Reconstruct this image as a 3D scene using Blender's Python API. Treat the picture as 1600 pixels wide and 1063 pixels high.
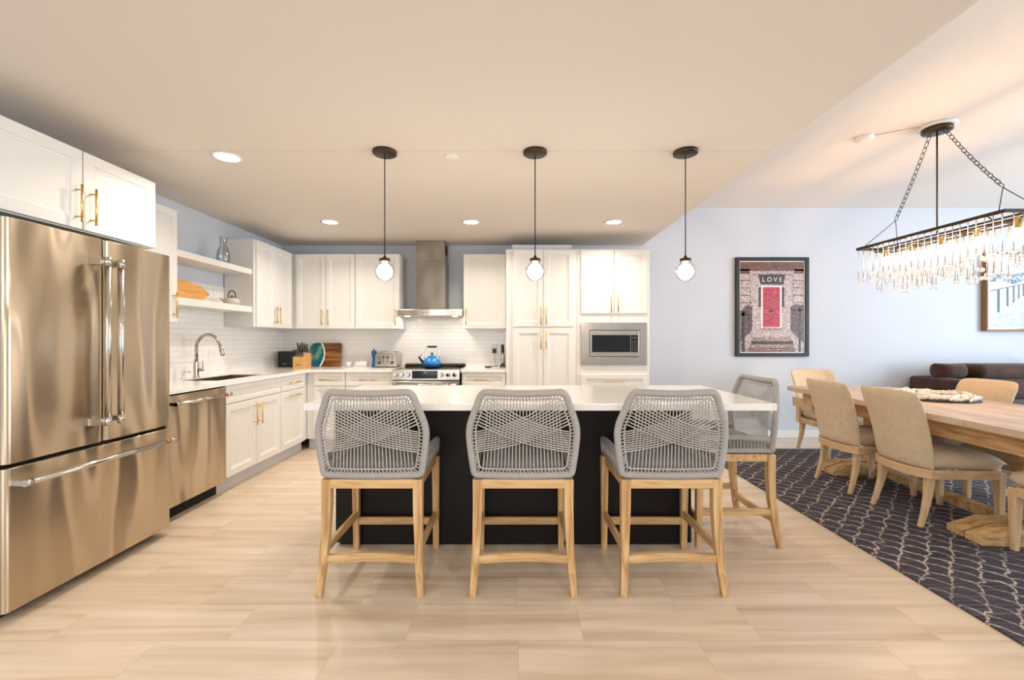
import bpy, math, random
from mathutils import Vector, Matrix
random.seed(7)
PI = math.pi
for o in list(bpy.data.objects):
    bpy.data.objects.remove(o, do_unlink=True)
scene = bpy.context.scene
col = scene.collection

# ---------------------------------------------------------------- camera, world, added window light, exposure
camd = bpy.data.cameras.new('camera'); cam = bpy.data.objects.new('camera', camd); col.objects.link(cam)
cam.location = (0, 0, 1.25); cam.rotation_euler = (PI/2, 0, 0)
camd.sensor_width = 36; camd.lens = 36*680/1600; camd.clip_start = 0.05
scene.camera = cam
scene.view_settings.view_transform = 'Standard'
scene.view_settings.look = 'None'
scene.view_settings.gamma = 1
scene.view_settings.use_curve_mapping = False
scene.view_settings.exposure = 0.14

def lin(r, g, b):
    f = lambda c: ((c/255+0.055)/1.055)**2.4 if c/255 > 0.04045 else c/255/12.92
    return (f(r), f(g), f(b), 1)

world = bpy.data.worlds.new('world'); scene.world = world; world.use_nodes = True
wn = world.node_tree; wn.nodes.clear()
wo = wn.nodes.new('ShaderNodeOutputWorld'); wb = wn.nodes.new('ShaderNodeBackground')
wb.inputs[0].default_value = (0.62, 0.78, 1.0, 1); wb.inputs[1].default_value = 1.5
wn.links.new(wb.outputs[0], wo.inputs[0])

def area(name, loc, rot, sx, sy, power, color, shape='RECTANGLE', spread=PI):
    l = bpy.data.lights.new(name, 'AREA'); l.shape = shape; l.size = sx
    if shape in ('RECTANGLE', 'ELLIPSE'): l.size_y = sy
    l.energy = power; l.color = color; l.spread = spread
    o = bpy.data.objects.new(name, l); o.location = loc; o.rotation_euler = rot; col.objects.link(o)
    return o
DAY = (0.80, 0.90, 1.0)
area('added_front_window_fill', (-0.9, -3.42, 1.35), (PI/2, 0, 0), 3.6, 2.3, 52, (1.0, 0.96, 0.90))  # warm fill at the unseen window added behind the camera
area('added_right_window_fill', (7.92, 1.6, 1.45), (PI/2, 0, PI/2), 4.6, 2.3, 290, (0.74, 0.87, 1.0))  # cool fill at the unseen window added in the right wall

KC = 2.46      # kitchen ceiling
DC = 2.94      # dining ceiling
WB = 5.57      # back wall
WL = -2.95     # left wall

# ---------------------------------------------------------------- materials
MATS = {}
def newmat(name):
    m = bpy.data.materials.new(name); m.use_nodes = True
    nt = m.node_tree; b = nt.nodes['Principled BSDF']
    MATS[name] = m
    return m, nt, b
def N(nt, t, **kw):
    n = nt.nodes.new(t)
    for k, v in kw.items():
        if k.startswith('i_'): n.inputs[k[2:].replace('_', ' ')].default_value = v
        else: setattr(n, k, v)
    return n
def coords(nt, scale=(1, 1, 1), rot=(0, 0, 0)):
    tc = N(nt, 'ShaderNodeTexCoord'); mp = N(nt, 'ShaderNodeMapping')
    mp.inputs['Scale'].default_value = scale; mp.inputs['Rotation'].default_value = rot
    nt.links.new(tc.outputs['Object'], mp.inputs[0]); return mp.outputs[0]
def ramp(nt, fac, stops):
    r = N(nt, 'ShaderNodeValToRGB'); e = r.color_ramp.elements
    while len(e) < len(stops): e.new(0.5)
    for i, (p, c) in enumerate(stops): e[i].position = p; e[i].color = c
    nt.links.new(fac, r.inputs[0]); return r.outputs[0]
def bump(nt, b, h, strength=0.2, dist=0.01):
    n = N(nt, 'ShaderNodeBump'); n.inputs['Strength'].default_value = strength; n.inputs['Distance'].default_value = dist
    nt.links.new(h, n.inputs['Height']); nt.links.new(n.outputs[0], b.inputs['Normal']); return n
def plain(name, c, rough=0.5, metal=0, vary=0.03, scale=8, bmp=0.0, bscale=60, **kw):
    m, nt, b = newmat(name)
    v = coords(nt)
    n = N(nt, 'ShaderNodeTexNoise'); n.inputs['Scale'].default_value = scale; n.inputs['Detail'].default_value = 3
    nt.links.new(v, n.inputs['Vector'])
    c1 = tuple(max(0, x*(1-vary)) for x in c[:3])+(1,); c2 = tuple(min(1, x*(1+vary)) for x in c[:3])+(1,)
    nt.links.new(ramp(nt, n.outputs[0], [(0.3, c1), (0.7, c2)]), b.inputs['Base Color'])
    b.inputs['Roughness'].default_value = rough; b.inputs['Metallic'].default_value = metal
    if bmp:
        n2 = N(nt, 'ShaderNodeTexNoise'); n2.inputs['Scale'].default_value = bscale; n2.inputs['Detail'].default_value = 2
        nt.links.new(v, n2.inputs['Vector']); bump(nt, b, n2.outputs[0], bmp)
    for k, x in kw.items(): b.inputs[k.replace('_', ' ')].default_value = x
    return m
def wood(name, c1, c2, scale=(30, 30, 2.5), rough=0.55, c3=None, bmp=0.15):
    m, nt, b = newmat(name)
    v = coords(nt, scale)
    n = N(nt, 'ShaderNodeTexNoise'); n.inputs['Scale'].default_value = 1; n.inputs['Detail'].default_value = 6; n.inputs['Distortion'].default_value = 0.8
    nt.links.new(v, n.inputs['Vector'])
    st = [(0.32, c1), (0.68, c2)] if c3 is None else [(0.3, c1), (0.5, c2), (0.72, c3)]
    nt.links.new(ramp(nt, n.outputs[0], st), b.inputs['Base Color'])
    b.inputs['Roughness'].default_value = rough
    bump(nt, b, n.outputs[0], bmp, 0.004)
    return m
def steel(name, c, rough=0.28, scale=(2, 2, 2), wav=0.05, streak=(200, 200, 3), aniso=0.0):
    m, nt, b = newmat(name)
    b.inputs['Metallic'].default_value = 1
    v = coords(nt, streak)
    n = N(nt, 'ShaderNodeTexNoise'); n.inputs['Scale'].default_value = 1; n.inputs['Detail'].default_value = 3
    nt.links.new(v, n.inputs['Vector'])
    nt.links.new(ramp(nt, n.outputs[0], [(0.2, tuple(x*0.93 for x in c[:3])+(1,)), (0.8, c)]), b.inputs['Base Color'])
    mr = N(nt, 'ShaderNodeMapRange'); mr.inputs['To Min'].default_value = rough*0.85; mr.inputs['To Max'].default_value = rough*1.15
    nt.links.new(n.outputs[0], mr.inputs[0]); nt.links.new(mr.outputs[0], b.inputs['Roughness'])
    b.inputs['Anisotropic'].default_value = aniso
    if aniso:
        tg = N(nt, 'ShaderNodeTangent', direction_type='RADIAL', axis='Z'); nt.links.new(tg.outputs[0], b.inputs['Tangent']); b.inputs['Anisotropic Rotation'].default_value = 0.25
    if wav:
        w = N(nt, 'ShaderNodeTexNoise'); w.inputs['Scale'].default_value = 1; w.inputs['Detail'].default_value = 1
        nt.links.new(coords(nt, scale), w.inputs['Vector']); bump(nt, b, w.outputs[0], 1.0, wav)
    return m

WHITE = lin(240, 236, 229)
plain('cabinet_white', lin(228, 225, 219), 0.5, vary=0.01)
plain('wall_paint', lin(206, 211, 219), 0.75, vary=0.012, scale=1.5, bmp=0.03, bscale=200)
plain('ceiling_paint_dining', lin(236, 230, 224), 0.8, vary=0.01, scale=2, bmp=0.03, bscale=200)
plain('trim_white', lin(232, 230, 226), 0.45, vary=0.01)
plain('toe_kick', lin(206, 204, 204), 0.5, vary=0.02)
plain('brass', lin(224, 190, 120), 0.3, 1, 0.03)
plain('copper', lin(205, 125, 82), 0.25, 1, 0.03)
plain('black_matte', lin(24, 24, 25), 0.5, vary=0.1)
plain('black_gloss', lin(12, 12, 13), 0.08, vary=0.1)
plain('bronze', lin(72, 60, 48), 0.38, 0.8, 0.1)
plain('iron', lin(62, 54, 47), 0.5, 0.6, 0.15, 30)
plain('speaker_cloth', lin(40, 42, 48), 0.9, vary=0.15, scale=300, bmp=0.4, bscale=500)
plain('rubber', lin(30, 28, 27), 0.7)
plain('ceramic_white', lin(235, 232, 224), 0.2, vary=0.02)
plain('ceramic_cream', lin(214, 200, 186), 0.5, vary=0.05, scale=60)
plain('blue_enamel', lin(38, 122, 190), 0.14, vary=0.25, scale=5)
plain('navy_enamel', lin(14, 40, 84), 0.16, vary=0.1)
plain('blue_mill', lin(22, 84, 150), 0.2, vary=0.1)
plain('slate_blue', lin(40, 54, 76), 0.25, vary=0.2)
plain('fabric_linen', lin(212, 190, 158), 0.9, vary=0.06, scale=25, bmp=0.35, bscale=420, Sheen_Weight=0.15)
plain('fabric_grey', lin(132, 130, 130), 0.95, vary=0.1, scale=40, bmp=0.4, bscale=400, Sheen_Weight=0.2)
plain('rope', lin(196, 190, 183), 0.9, vary=0.13, scale=160, bmp=0.5, bscale=500)
plain('rope_wrap', lin(178, 174, 170), 0.9, vary=0.12, scale=120, bmp=0.5, bscale=500)
plain('velvet_brown', lin(66, 38, 27), 0.85, vary=0.35, scale=7, bmp=0.5, bscale=14, Sheen_Weight=0.12)
plain('island_dark', lin(22, 14, 11), 0.5, vary=0.12, scale=5, Specular_IOR_Level=0.25)
plain('feather', lin(240, 232, 222), 0.8, vary=0.12, scale=35)
plain('tray_dark', lin(48, 36, 28), 0.6)
plain('chrome', lin(225, 225, 226), 0.1, 1, 0.01)
plain('mat_white', lin(232, 228, 222), 0.7)
plain('vent_black', lin(20, 18, 16), 0.8)
wood('oak', lin(160, 118, 72), lin(204, 164, 112), (45, 45, 3), 0.6, lin(222, 188, 138))
wood('oak_x', lin(172, 132, 84), lin(208, 170, 118), (3, 35, 35), 0.6, lin(222, 190, 142))
wood('oak_y', lin(172, 132, 84), lin(208, 170, 118), (35, 3, 35), 0.6, lin(222, 190, 142))
wood('oak_chair_x', lin(196, 160, 116), lin(222, 190, 148), (3, 8, 30), 0.55)
wood('oak_chair', lin(196, 160, 116), lin(222, 190, 148), (30, 30, 3), 0.55)
wood('table_side', lin(160, 116, 70), lin(202, 160, 110), (20, 3, 30), 0.6, lin(216, 178, 130))
wood('table_wood', lin(178, 150, 126), lin(200, 174, 150), (16, 1.6, 16), 0.42, lin(210, 188, 166))
wood('trestle_wood', lin(160, 118, 68), lin(206, 166, 112), (6, 30, 30), 0.6, lin(222, 186, 134))
wood('bamboo', lin(218, 150, 74), lin(236, 178, 102), (6, 6, 60), 0.4)
wood('knife_wood', lin(206, 152, 90), lin(226, 176, 112), (60, 60, 6), 0.45)
wood('walnut', lin(84, 44, 16), lin(126, 72, 30), (1.5, 8, 24), 0.35, lin(214, 162, 96))
wood('frame_brown', lin(120, 88, 52), lin(146, 110, 70), (30, 30, 3), 0.5)
steel('steel_fridge', lin(206, 190, 166), 0.3, (1.0, 3.4, 0.9), 0.12, (3, 3, 260), 0.85)
steel('steel', lin(200, 192, 180), 0.26, (3, 3, 2), 0.01, (3, 3, 200))
steel('steel_dark', lin(140, 130, 116), 0.3, (3, 3, 2), 0.015, (3, 3, 200), 0.8)
steel('nickel', lin(196, 188, 178), 0.24, wav=0)
steel('handle_steel', lin(206, 202, 196), 0.2, wav=0, streak=(3, 3, 300))

def emis(name, c, s):
    m, nt, b = newmat(name)
    b.inputs['Base Color'].default_value = c
    b.inputs['Emission Color'].default_value = c; b.inputs['Emission Strength'].default_value = s
    return m
emis('downlight_glow', (1, 0.93, 0.82, 1), 14)
emis('bulb_white', (1, 0.89, 0.77, 1), 48)
emis('bulb_warm', (1, 0.60, 0.28, 1), 330)
emis('display_text', (0.5, 0.6, 0.62, 1), 0.5)

def thin_glass(name, tint, gloss=0.12, rough=0.02, ior=1.45):
    m = bpy.data.materials.new(name); m.use_nodes = True; MATS[name] = m
    nt = m.node_tree; nt.nodes.clear()
    o = N(nt, 'ShaderNodeOutputMaterial'); mx = N(nt, 'ShaderNodeMixShader'); t = N(nt, 'ShaderNodeBsdfTransparent')
    g = N(nt, 'ShaderNodeBsdfGlossy'); g.inputs['Roughness'].default_value = rough
    t.inputs[0].default_value = tint
    lw = N(nt, 'ShaderNodeLayerWeight'); lw.inputs[0].default_value = 0.35
    ma = N(nt, 'ShaderNodeMath', operation='MULTIPLY_ADD'); ma.inputs[1].default_value = 0.55; ma.inputs[2].default_value = gloss
    nt.links.new(lw.outputs['Fresnel'], ma.inputs[0]); nt.links.new(ma.outputs[0], mx.inputs[0])
    nt.links.new(t.outputs[0], mx.inputs[1]); nt.links.new(g.outputs[0], mx.inputs[2]); nt.links.new(mx.outputs[0], o.inputs[0])
    return m
thin_glass('window_glass', (0.97, 0.98, 0.98, 1), 0.04)
thin_glass('globe_glass', (0.98, 0.97, 0.95, 1), 0.10)
thin_glass('bottle_glass', (0.93, 0.95, 0.95, 1), 0.06)
m, nt, b = newmat('crystal')
b.inputs['Base Color'].default_value = (1, 0.98, 0.96, 1); b.inputs['Transmission Weight'].default_value = 0.9
b.inputs['Roughness'].default_value = 0.0; b.inputs['IOR'].default_value = 1.45

# ceiling with its fine panel seam
m, nt, b = newmat('ceiling_paint_kitchen')
tc = N(nt, 'ShaderNodeTexCoord'); sp = N(nt, 'ShaderNodeSeparateXYZ'); nt.links.new(tc.outputs['Object'], sp.inputs[0])
a1 = N(nt, 'ShaderNodeMath', operation='SUBTRACT'); a1.inputs[1].default_value = 2.79; nt.links.new(sp.outputs[1], a1.inputs[0])
a2 = N(nt, 'ShaderNodeMath', operation='ABSOLUTE'); nt.links.new(a1.outputs[0], a2.inputs[0])
nt.links.new(ramp(nt, a2.outputs[0], [(0.0015, lin(196, 186, 176)), (0.004, lin(226, 219, 210))]), b.inputs['Base Color'])
b.inputs['Roughness'].default_value = 0.85

# quartz
m, nt, b = newmat('quartz')
n = N(nt, 'ShaderNodeTexNoise'); n.inputs['Scale'].default_value = 1.3; n.inputs['Detail'].default_value = 8; n.inputs['Distortion'].default_value = 1.6
nt.links.new(coords(nt), n.inputs['Vector'])
nt.links.new(ramp(nt, n.outputs[0], [(0.485, lin(242, 239, 234)), (0.5, lin(235, 230, 223)), (0.515, lin(242, 239, 234))]), b.inputs['Base Color'])
b.inputs['Roughness'].default_value = 0.14

# glossy wall tile
m, nt, b = newmat('wall_tile')
tc = N(nt, 'ShaderNodeTexCoord'); sp = N(nt, 'ShaderNodeSeparateXYZ'); nt.links.new(tc.outputs['Object'], sp.inputs[0])
ad = N(nt, 'ShaderNodeMath', operation='ADD'); nt.links.new(sp.outputs[0], ad.inputs[0]); nt.links.new(sp.outputs[1], ad.inputs[1])
cb = N(nt, 'ShaderNodeCombineXYZ'); nt.links.new(ad.outputs[0], cb.inputs[0]); nt.links.new(sp.outputs[2], cb.inputs[1])
br = N(nt, 'ShaderNodeTexBrick'); nt.links.new(cb.outputs[0], br.inputs['Vector'])
br.inputs['Scale'].default_value = 1; br.inputs['Brick Width'].default_value = 0.30; br.inputs['Row Height'].default_value = 0.05
br.inputs['Mortar Size'].default_value = 0.0015; br.inputs['Mortar Smooth'].default_value = 0.6
br.inputs['Color1'].default_value = lin(244, 241, 236); br.inputs['Color2'].default_value = lin(239, 236, 231); br.inputs['Mortar'].default_value = lin(214, 208, 200)
nt.links.new(br.outputs[0], b.inputs['Base Color']); b.inputs['Roughness'].default_value = 0.16
inv = N(nt, 'ShaderNodeMath', operation='SUBTRACT'); inv.inputs[0].default_value = 1; nt.links.new(br.outputs['Fac'], inv.inputs[1])
bump(nt, b, inv.outputs[0], 0.5, 0.002)

# floor: long stone look tiles laid across, veins along them
m, nt, b = newmat('floor_tile')
tc = N(nt, 'ShaderNodeTexCoord'); mp = N(nt, 'ShaderNodeMapping'); nt.links.new(tc.outputs['Object'], mp.inputs[0])
TW, TH = 0.745, 0.243
mp.inputs['Location'].default_value = (1.19 - 0.0, -2.053 + TH*20, 0)
br = N(nt, 'ShaderNodeTexBrick'); nt.links.new(mp.outputs[0], br.inputs['Vector'])
br.offset = 0.37; br.offset_frequency = 2
br.inputs['Scale'].default_value = 1; br.inputs['Brick Width'].default_value = TW; br.inputs['Row Height'].default_value = TH
br.inputs['Mortar Size'].default_value = 0.0011; br.inputs['Mortar Smooth'].default_value = 0.3; br.inputs['Bias'].default_value = 0
br.inputs['Color1'].default_value = (0, 0, 0, 1); br.inputs['Color2'].default_value = (1, 1, 1, 1); br.inputs['Mortar'].default_value = (0.5, 0.5, 0.5, 1)
offs = N(nt, 'ShaderNodeVectorMath', operation='MULTIPLY_ADD'); nt.links.new(br.outputs[0], offs.inputs[0]); offs.inputs[1].default_value = (9, 7, 3)
sc = N(nt, 'ShaderNodeMapping'); sc.inputs['Scale'].default_value = (0.7, 11, 1); nt.links.new(tc.outputs['Object'], sc.inputs[0]); nt.links.new(sc.outputs[0], offs.inputs[2])
n = N(nt, 'ShaderNodeTexNoise'); n.inputs['Scale'].default_value = 1.1; n.inputs['Detail'].default_value = 7; n.inputs['Roughness'].default_value = 0.55; n.inputs['Distortion'].default_value = 0.5
nt.links.new(offs.outputs[0], n.inputs['Vector'])
veins = ramp(nt, n.outputs[0], [(0.3, lin(196, 172, 146)), (0.45, lin(213, 192, 168)), (0.6, lin(223, 205, 183)), (0.75, lin(230, 214, 194))])
hs = N(nt, 'ShaderNodeHueSaturation'); mr = N(nt, 'ShaderNodeMapRange'); mr.inputs['To Min'].default_value = 0.95; mr.inputs['To Max'].default_value = 1.04
nt.links.new(br.outputs[0], mr.inputs[0]); nt.links.new(mr.outputs[0], hs.inputs['Value']); nt.links.new(veins, hs.inputs['Color'])
mx = N(nt, 'ShaderNodeMixRGB'); nt.links.new(br.outputs['Fac'], mx.inputs[0]); nt.links.new(hs.outputs[0], mx.inputs[1]); mx.inputs[2].default_value = lin(188, 166, 142)
nt.links.new(mx.outputs[0], b.inputs['Base Color']); b.inputs['Roughness'].default_value = 0.3; b.inputs['Specular IOR Level'].default_value = 0.45

# rug: dark ground, pale wavy scale net
m, nt, b = newmat('rug_weave')
v = coords(nt, (1/0.075, 1/0.15, 1))
nz = N(nt, 'ShaderNodeTexNoise'); nz.inputs['Scale'].default_value = 0.9; nz.inputs['Detail'].default_value = 3
nt.links.new(v, nz.inputs['Vector'])
va = N(nt, 'ShaderNodeVectorMath', operation='MULTIPLY_ADD'); nt.links.new(nz.outputs['Color'], va.inputs[0]); va.inputs[1].default_value = (0.9, 0.7, 0); nt.links.new(v, va.inputs[2])
sx = N(nt, 'ShaderNodeSeparateXYZ'); nt.links.new(va.outputs[0], sx.inputs[0])
def M2(op, a_, b_=None):
    n_ = N(nt, 'ShaderNodeMath', operation=op)
    for k_, x_ in enumerate((a_, b_)):
        if x_ is None: continue
        if isinstance(x_, (int, float)): n_.inputs[k_].default_value = x_
        else: nt.links.new(x_, n_.inputs[k_])
    return n_.outputs[0]
row = M2('FLOOR', sx.outputs[0]); fr = M2('SUBTRACT', sx.outputs[0], row)
arcv = M2('ABSOLUTE', M2('SINE', M2('MULTIPLY', M2('ADD', sx.outputs[1], M2('MULTIPLY', row, 0.5)), PI)))
dist = M2('ABSOLUTE', M2('SUBTRACT', fr, arcv))
line = ramp(nt, dist, [(0.05, (1, 1, 1, 1)), (0.15, (0, 0, 0, 1))])
n2 = N(nt, 'ShaderNodeTexNoise'); n2.inputs['Scale'].default_value = 1; n2.inputs['Detail'].default_value = 3
nt.links.new(coords(nt, (3, 90, 1)), n2.inputs['Vector'])
n3 = N(nt, 'ShaderNodeTexNoise'); n3.inputs['Scale'].default_value = 2.2; n3.inputs['Detail'].default_value = 2; nt.links.new(coords(nt), n3.inputs['Vector'])
ground = ramp(nt, n2.outputs[0], [(0.35, lin(44, 40, 50)), (0.55, lin(62, 56, 66)), (0.72, lin(100, 90, 92))])
brk = ramp(nt, n3.outputs[0], [(0.35, (0.35, 0.35, 0.35, 1)), (0.6, (1, 1, 1, 1))])
brk2 = ramp(nt, n2.outputs[0], [(0.3, (0.45, 0.45, 0.45, 1)), (0.55, (1, 1, 1, 1))])
mu = N(nt, 'ShaderNodeMixRGB', blend_type='MULTIPLY'); mu.inputs[0].default_value = 1; nt.links.new(line, mu.inputs[1]); nt.links.new(brk, mu.inputs[2])
mu2 = N(nt, 'ShaderNodeMixRGB', blend_type='MULTIPLY'); mu2.inputs[0].default_value = 1; nt.links.new(mu.outputs[0], mu2.inputs[1]); nt.links.new(brk2, mu2.inputs[2])
mx = N(nt, 'ShaderNodeMixRGB'); nt.links.new(mu2.outputs[0], mx.inputs[0]); nt.links.new(ground, mx.inputs[1]); mx.inputs[2].default_value = lin(206, 190, 172)
nt.links.new(mx.outputs[0], b.inputs['Base Color']); b.inputs['Roughness'].default_value = 0.95
bump(nt, b, n2.outputs[0], 0.4, 0.004)

# resin of the serving board, mosaic prints
m, nt, b = newmat('resin')
n = N(nt, 'ShaderNodeTexNoise'); n.inputs['Scale'].default_value = 9; n.inputs['Detail'].default_value = 5; nt.links.new(coords(nt), n.inputs['Vector'])
nt.links.new(ramp(nt, n.outputs[0], [(0.3, lin(10, 66, 98)), (0.48, lin(30, 104, 116)), (0.62, lin(120, 170, 146)), (0.78, lin(40, 110, 150))]), b.inputs['Base Color'])
b.inputs['Roughness'].default_value = 0.12
def mosaic(name, c1, c2, c3, s=130):
    m, nt, b = newmat(name)
    vo = N(nt, 'ShaderNodeTexVoronoi'); vo.inputs['Scale'].default_value = s; nt.links.new(coords(nt), vo.inputs['Vector'])
    bw = N(nt, 'ShaderNodeSeparateColor'); nt.links.new(vo.outputs['Color'], bw.inputs[0])
    nt.links.new(ramp(nt, bw.outputs[0], [(0.1, c1), (0.5, c2), (0.9, c3)]), b.inputs['Base Color']); b.inputs['Roughness'].default_value = 0.35
mosaic('print_stone', lin(120, 98, 100), lin(188, 172, 172), lin(218, 206, 204))
mosaic('print_brick', lin(60, 34, 32), lin(108, 64, 56), lin(150, 112, 98))
mosaic('print_red', lin(130, 22, 46), lin(196, 38, 66), lin(214, 96, 110))
mosaic('print_dark', lin(22, 18, 20), lin(44, 34, 36), lin(100, 80, 80))
mosaic('print_step', lin(84, 62, 60), lin(150, 124, 112), lin(204, 184, 168))
mosaic('print_grille', lin(36, 30, 32), lin(92, 66, 62), lin(150, 128, 122))
mosaic('dune_pale', lin(186, 196, 206), lin(212, 220, 228), lin(226, 232, 238), 60)
mosaic('dune_grey', lin(96, 112, 126), lin(150, 164, 176), lin(196, 206, 214), 45)
mosaic('deck_grey', lin(188, 196, 204), lin(200, 206, 214), lin(214, 220, 226), 30)
plain('post_grey', lin(96, 110, 122), 0.5)

# ---------------------------------------------------------------- mesh builder
class MB:
    def __init__(s): s.v = []; s.f = []; s.sm = []; s.mi = []; s.m = 0; s.S = False
    def add(s, vs, fs, smooth=False, mi=None):
        b = len(s.v); s.v += [tuple(v) for v in vs]
        for f in fs: s.f.append([b+i for i in f]); s.sm.append(smooth); s.mi.append(s.m if mi is None else mi)
        return s
    def box(s, x0, x1, y0, y1, z0, z1, mi=None):
        vs = [(x, y, z) for z in (z0, z1) for y in (y0, y1) for x in (x0, x1)]
        return s.add(vs, [(0, 2, 3, 1), (4, 5, 7, 6), (0, 1, 5, 4), (2, 6, 7, 3), (0, 4, 6, 2), (1, 3, 7, 5)], mi=mi)
    def hull8(s, a, b):      # two quads (bottom a, top b)
        return s.add(list(a)+list(b), [(3, 2, 1, 0), (4, 5, 6, 7), (0, 1, 5, 4), (1, 2, 6, 5), (2, 3, 7, 6), (3, 0, 4, 7)])
    def tube(s, pts, r, n=8, closed=False, cap=True, smooth=True, flat=1.0, up=None):
        P = [Vector(p) for p in pts]; k = len(P); R = r if isinstance(r, (list, tuple)) else [r]*k
        T = []
        for i in range(k):
            a = P[(i-1) % k] if (closed or i > 0) else P[i]; c = P[(i+1) % k] if (closed or i < k-1) else P[i]
            T.append((c-a).normalized())
        u = Vector(up) if up else (Vector((0, 0, 1)) if abs(T[0].z) < 0.9 else Vector((1, 0, 0)))
        u = (u-T[0]*u.dot(T[0])).normalized(); vs = []
        for i in range(k):
            u = (u-T[i]*u.dot(T[i])).normalized(); w = T[i].cross(u)
            for j in range(n):
                an = 2*PI*j/n
                vs.append(P[i]+u*(math.cos(an)*R[i])+w*(math.sin(an)*R[i]*flat))
        fs = []
        for i in range(k if closed else k-1):
            i2 = (i+1) % k
            for j in range(n):
                j2 = (j+1) % n; fs.append((i*n+j, i*n+j2, i2*n+j2, i2*n+j))
        s.add(vs, fs, smooth)
        if not closed and cap:
            b = len(s.v)-len(vs)
            s.f.append([b+j for j in range(n)][::-1]); s.sm.append(False); s.mi.append(s.m)
            s.f.append([b+(k-1)*n+j for j in range(n)]); s.sm.append(False); s.mi.append(s.m)
        return s
    def lathe(s, prof, cx, cy, n=24, axis='z', smooth=True, cz=0, cap=True):
        vs = []
        for r, z in prof:
            for j in range(n):
                a = 2*PI*j/n
                if axis == 'z': vs.append((cx+r*math.cos(a), cy+r*math.sin(a), cz+z))
                elif axis == 'y': vs.append((cx+r*math.cos(a), cy+z, cz+r*math.sin(a)))
                else: vs.append((cx+z, cy+r*math.cos(a), cz+r*math.sin(a)))
        fs = []
        for i in range(len(prof)-1):
            for j in range(n):
                j2 = (j+1) % n
                q = (i*n+j, i*n+j2, (i+1)*n+j2, (i+1)*n+j)
                fs.append(q if axis != 'y' else q[::-1])
        b0 = tuple(range(n))[::-1]; b1 = tuple((len(prof)-1)*n+j for j in range(n))
        s.add(vs, fs, smooth)
        if cap and prof[0][0] > 1e-5: s.add([vs[j] for j in range(n)], [b0])
        if cap and prof[-1][0] > 1e-5: s.add([vs[j] for j in b1], [tuple(range(n))])
        return s
    def prism(s, poly, f, d0, d1, smooth=False):   # poly in (u,v); f(u,v,d) -> xyz
        n = len(poly)
        vs = [f(u, v, d0) for u, v in poly]+[f(u, v, d1) for u, v in poly]
        s.add(vs, [tuple(range(n))[::-1], tuple(range(n, 2*n))])
        return s.add(vs, [(i, (i+1) % n, n+(i+1) % n, n+i) for i in range(n)], smooth)
    def sphere(s, c, r, n=16, m=10, sx=1, sy=1, sz=1):
        prof = [(max(1e-6, r*math.sin(PI*i/m)), -r*math.cos(PI*i/m)*sz) for i in range(m+1)]
        vs0 = len(s.v); s.lathe(prof, 0, 0, n)
        for i in range(vs0, len(s.v)):
            x, y, z = s.v[i]; s.v[i] = (c[0]+x*sx, c[1]+y*sy, c[2]+z)
        return s
    def build(s, name, mat, parent=None, bevel=0, seg=2, sub=0, label=None, fix=True):
        off = Vector((0, 0, 0)); p = parent
        while p is not None:
            off += p.location; p = p.parent
        me = bpy.data.meshes.new(name)
        me.from_pydata([tuple(Vector(v)-off) for v in s.v], [], s.f)
        mats = mat if isinstance(mat, (list, tuple)) else [mat]
        for mm in mats: me.materials.append(MATS[mm])
        me.polygons.foreach_set('use_smooth', s.sm); me.polygons.foreach_set('material_index', s.mi)
        if fix:
            import bmesh
            bm = bmesh.new(); bm.from_mesh(me); bmesh.ops.remove_doubles(bm, verts=bm.verts, dist=1e-6)
            bmesh.ops.recalc_face_normals(bm, faces=bm.faces); bm.to_mesh(me); bm.free()
        me.update()
        o = bpy.data.objects.new(name, me); col.objects.link(o); o.parent = parent
        if bevel:
            b = o.modifiers.new('bevel', 'BEVEL'); b.width = bevel; b.segments = seg; b.limit_method = 'ANGLE'; b.angle_limit = 0.7
            b.harden_normals = False
            if seg > 2:
                for pl in me.polygons: pl.use_smooth = True
        if sub:
            b = o.modifiers.new('sub', 'SUBSURF'); b.levels = sub; b.render_levels = sub
            for pl in me.polygons: pl.use_smooth = True
        if label: o['label'] = label
        return o
def B(): return MB()
def thing(name, label, cat, loc=(0, 0, 0), group=None):
    o = bpy.data.objects.new(name, None); col.objects.link(o); o.location = loc; o.empty_display_size = 0.1
    return tag(o, label, cat, group)
def tag(o, label, cat, group=None):
    o['label'] = label; o['category'] = cat
    if group: o['group'] = group
    return o
def struct(name, mb, mat, **kw):
    o = mb.build(name, mat, **kw); o['kind'] = 'structure'; return o
def kids(o): return [c for c in bpy.data.objects if c.parent is o]
def dup(root, loc, rotz=0, label=None):
    def rec(o, par):
        c = o.copy(); col.objects.link(c); c.parent = par
        for ch in kids(o): rec(ch, c)
        return c
    r = rec(root, None); r.location = loc; r.rotation_euler = (0, 0, rotz)
    if label: r['label'] = label
    return r
def arc(cx, cy, r, a0, a1, n): return [(cx+r*math.cos(a0+(a1-a0)*i/n), cy+r*math.sin(a0+(a1-a0)*i/n)) for i in range(n+1)]
def text_geo(txt, size, f):       # letters as flat polygons mapped through f(u, v)
    cu = bpy.data.curves.new('t', 'FONT'); cu.body = txt; cu.size = size; cu.align_x = 'CENTER'; cu.align_y = 'CENTER'; cu.resolution_u = 3
    o = bpy.data.objects.new('t', cu); col.objects.link(o)
    dg = bpy.context.evaluated_depsgraph_get(); me = bpy.data.meshes.new_from_object(o.evaluated_get(dg))
    vs = [f(v.co.x, v.co.y) for v in me.vertices]; fs = [tuple(p.vertices) for p in me.polygons]
    bpy.data.objects.remove(o, do_unlink=True); bpy.data.meshes.remove(me)
    return vs, fs

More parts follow.
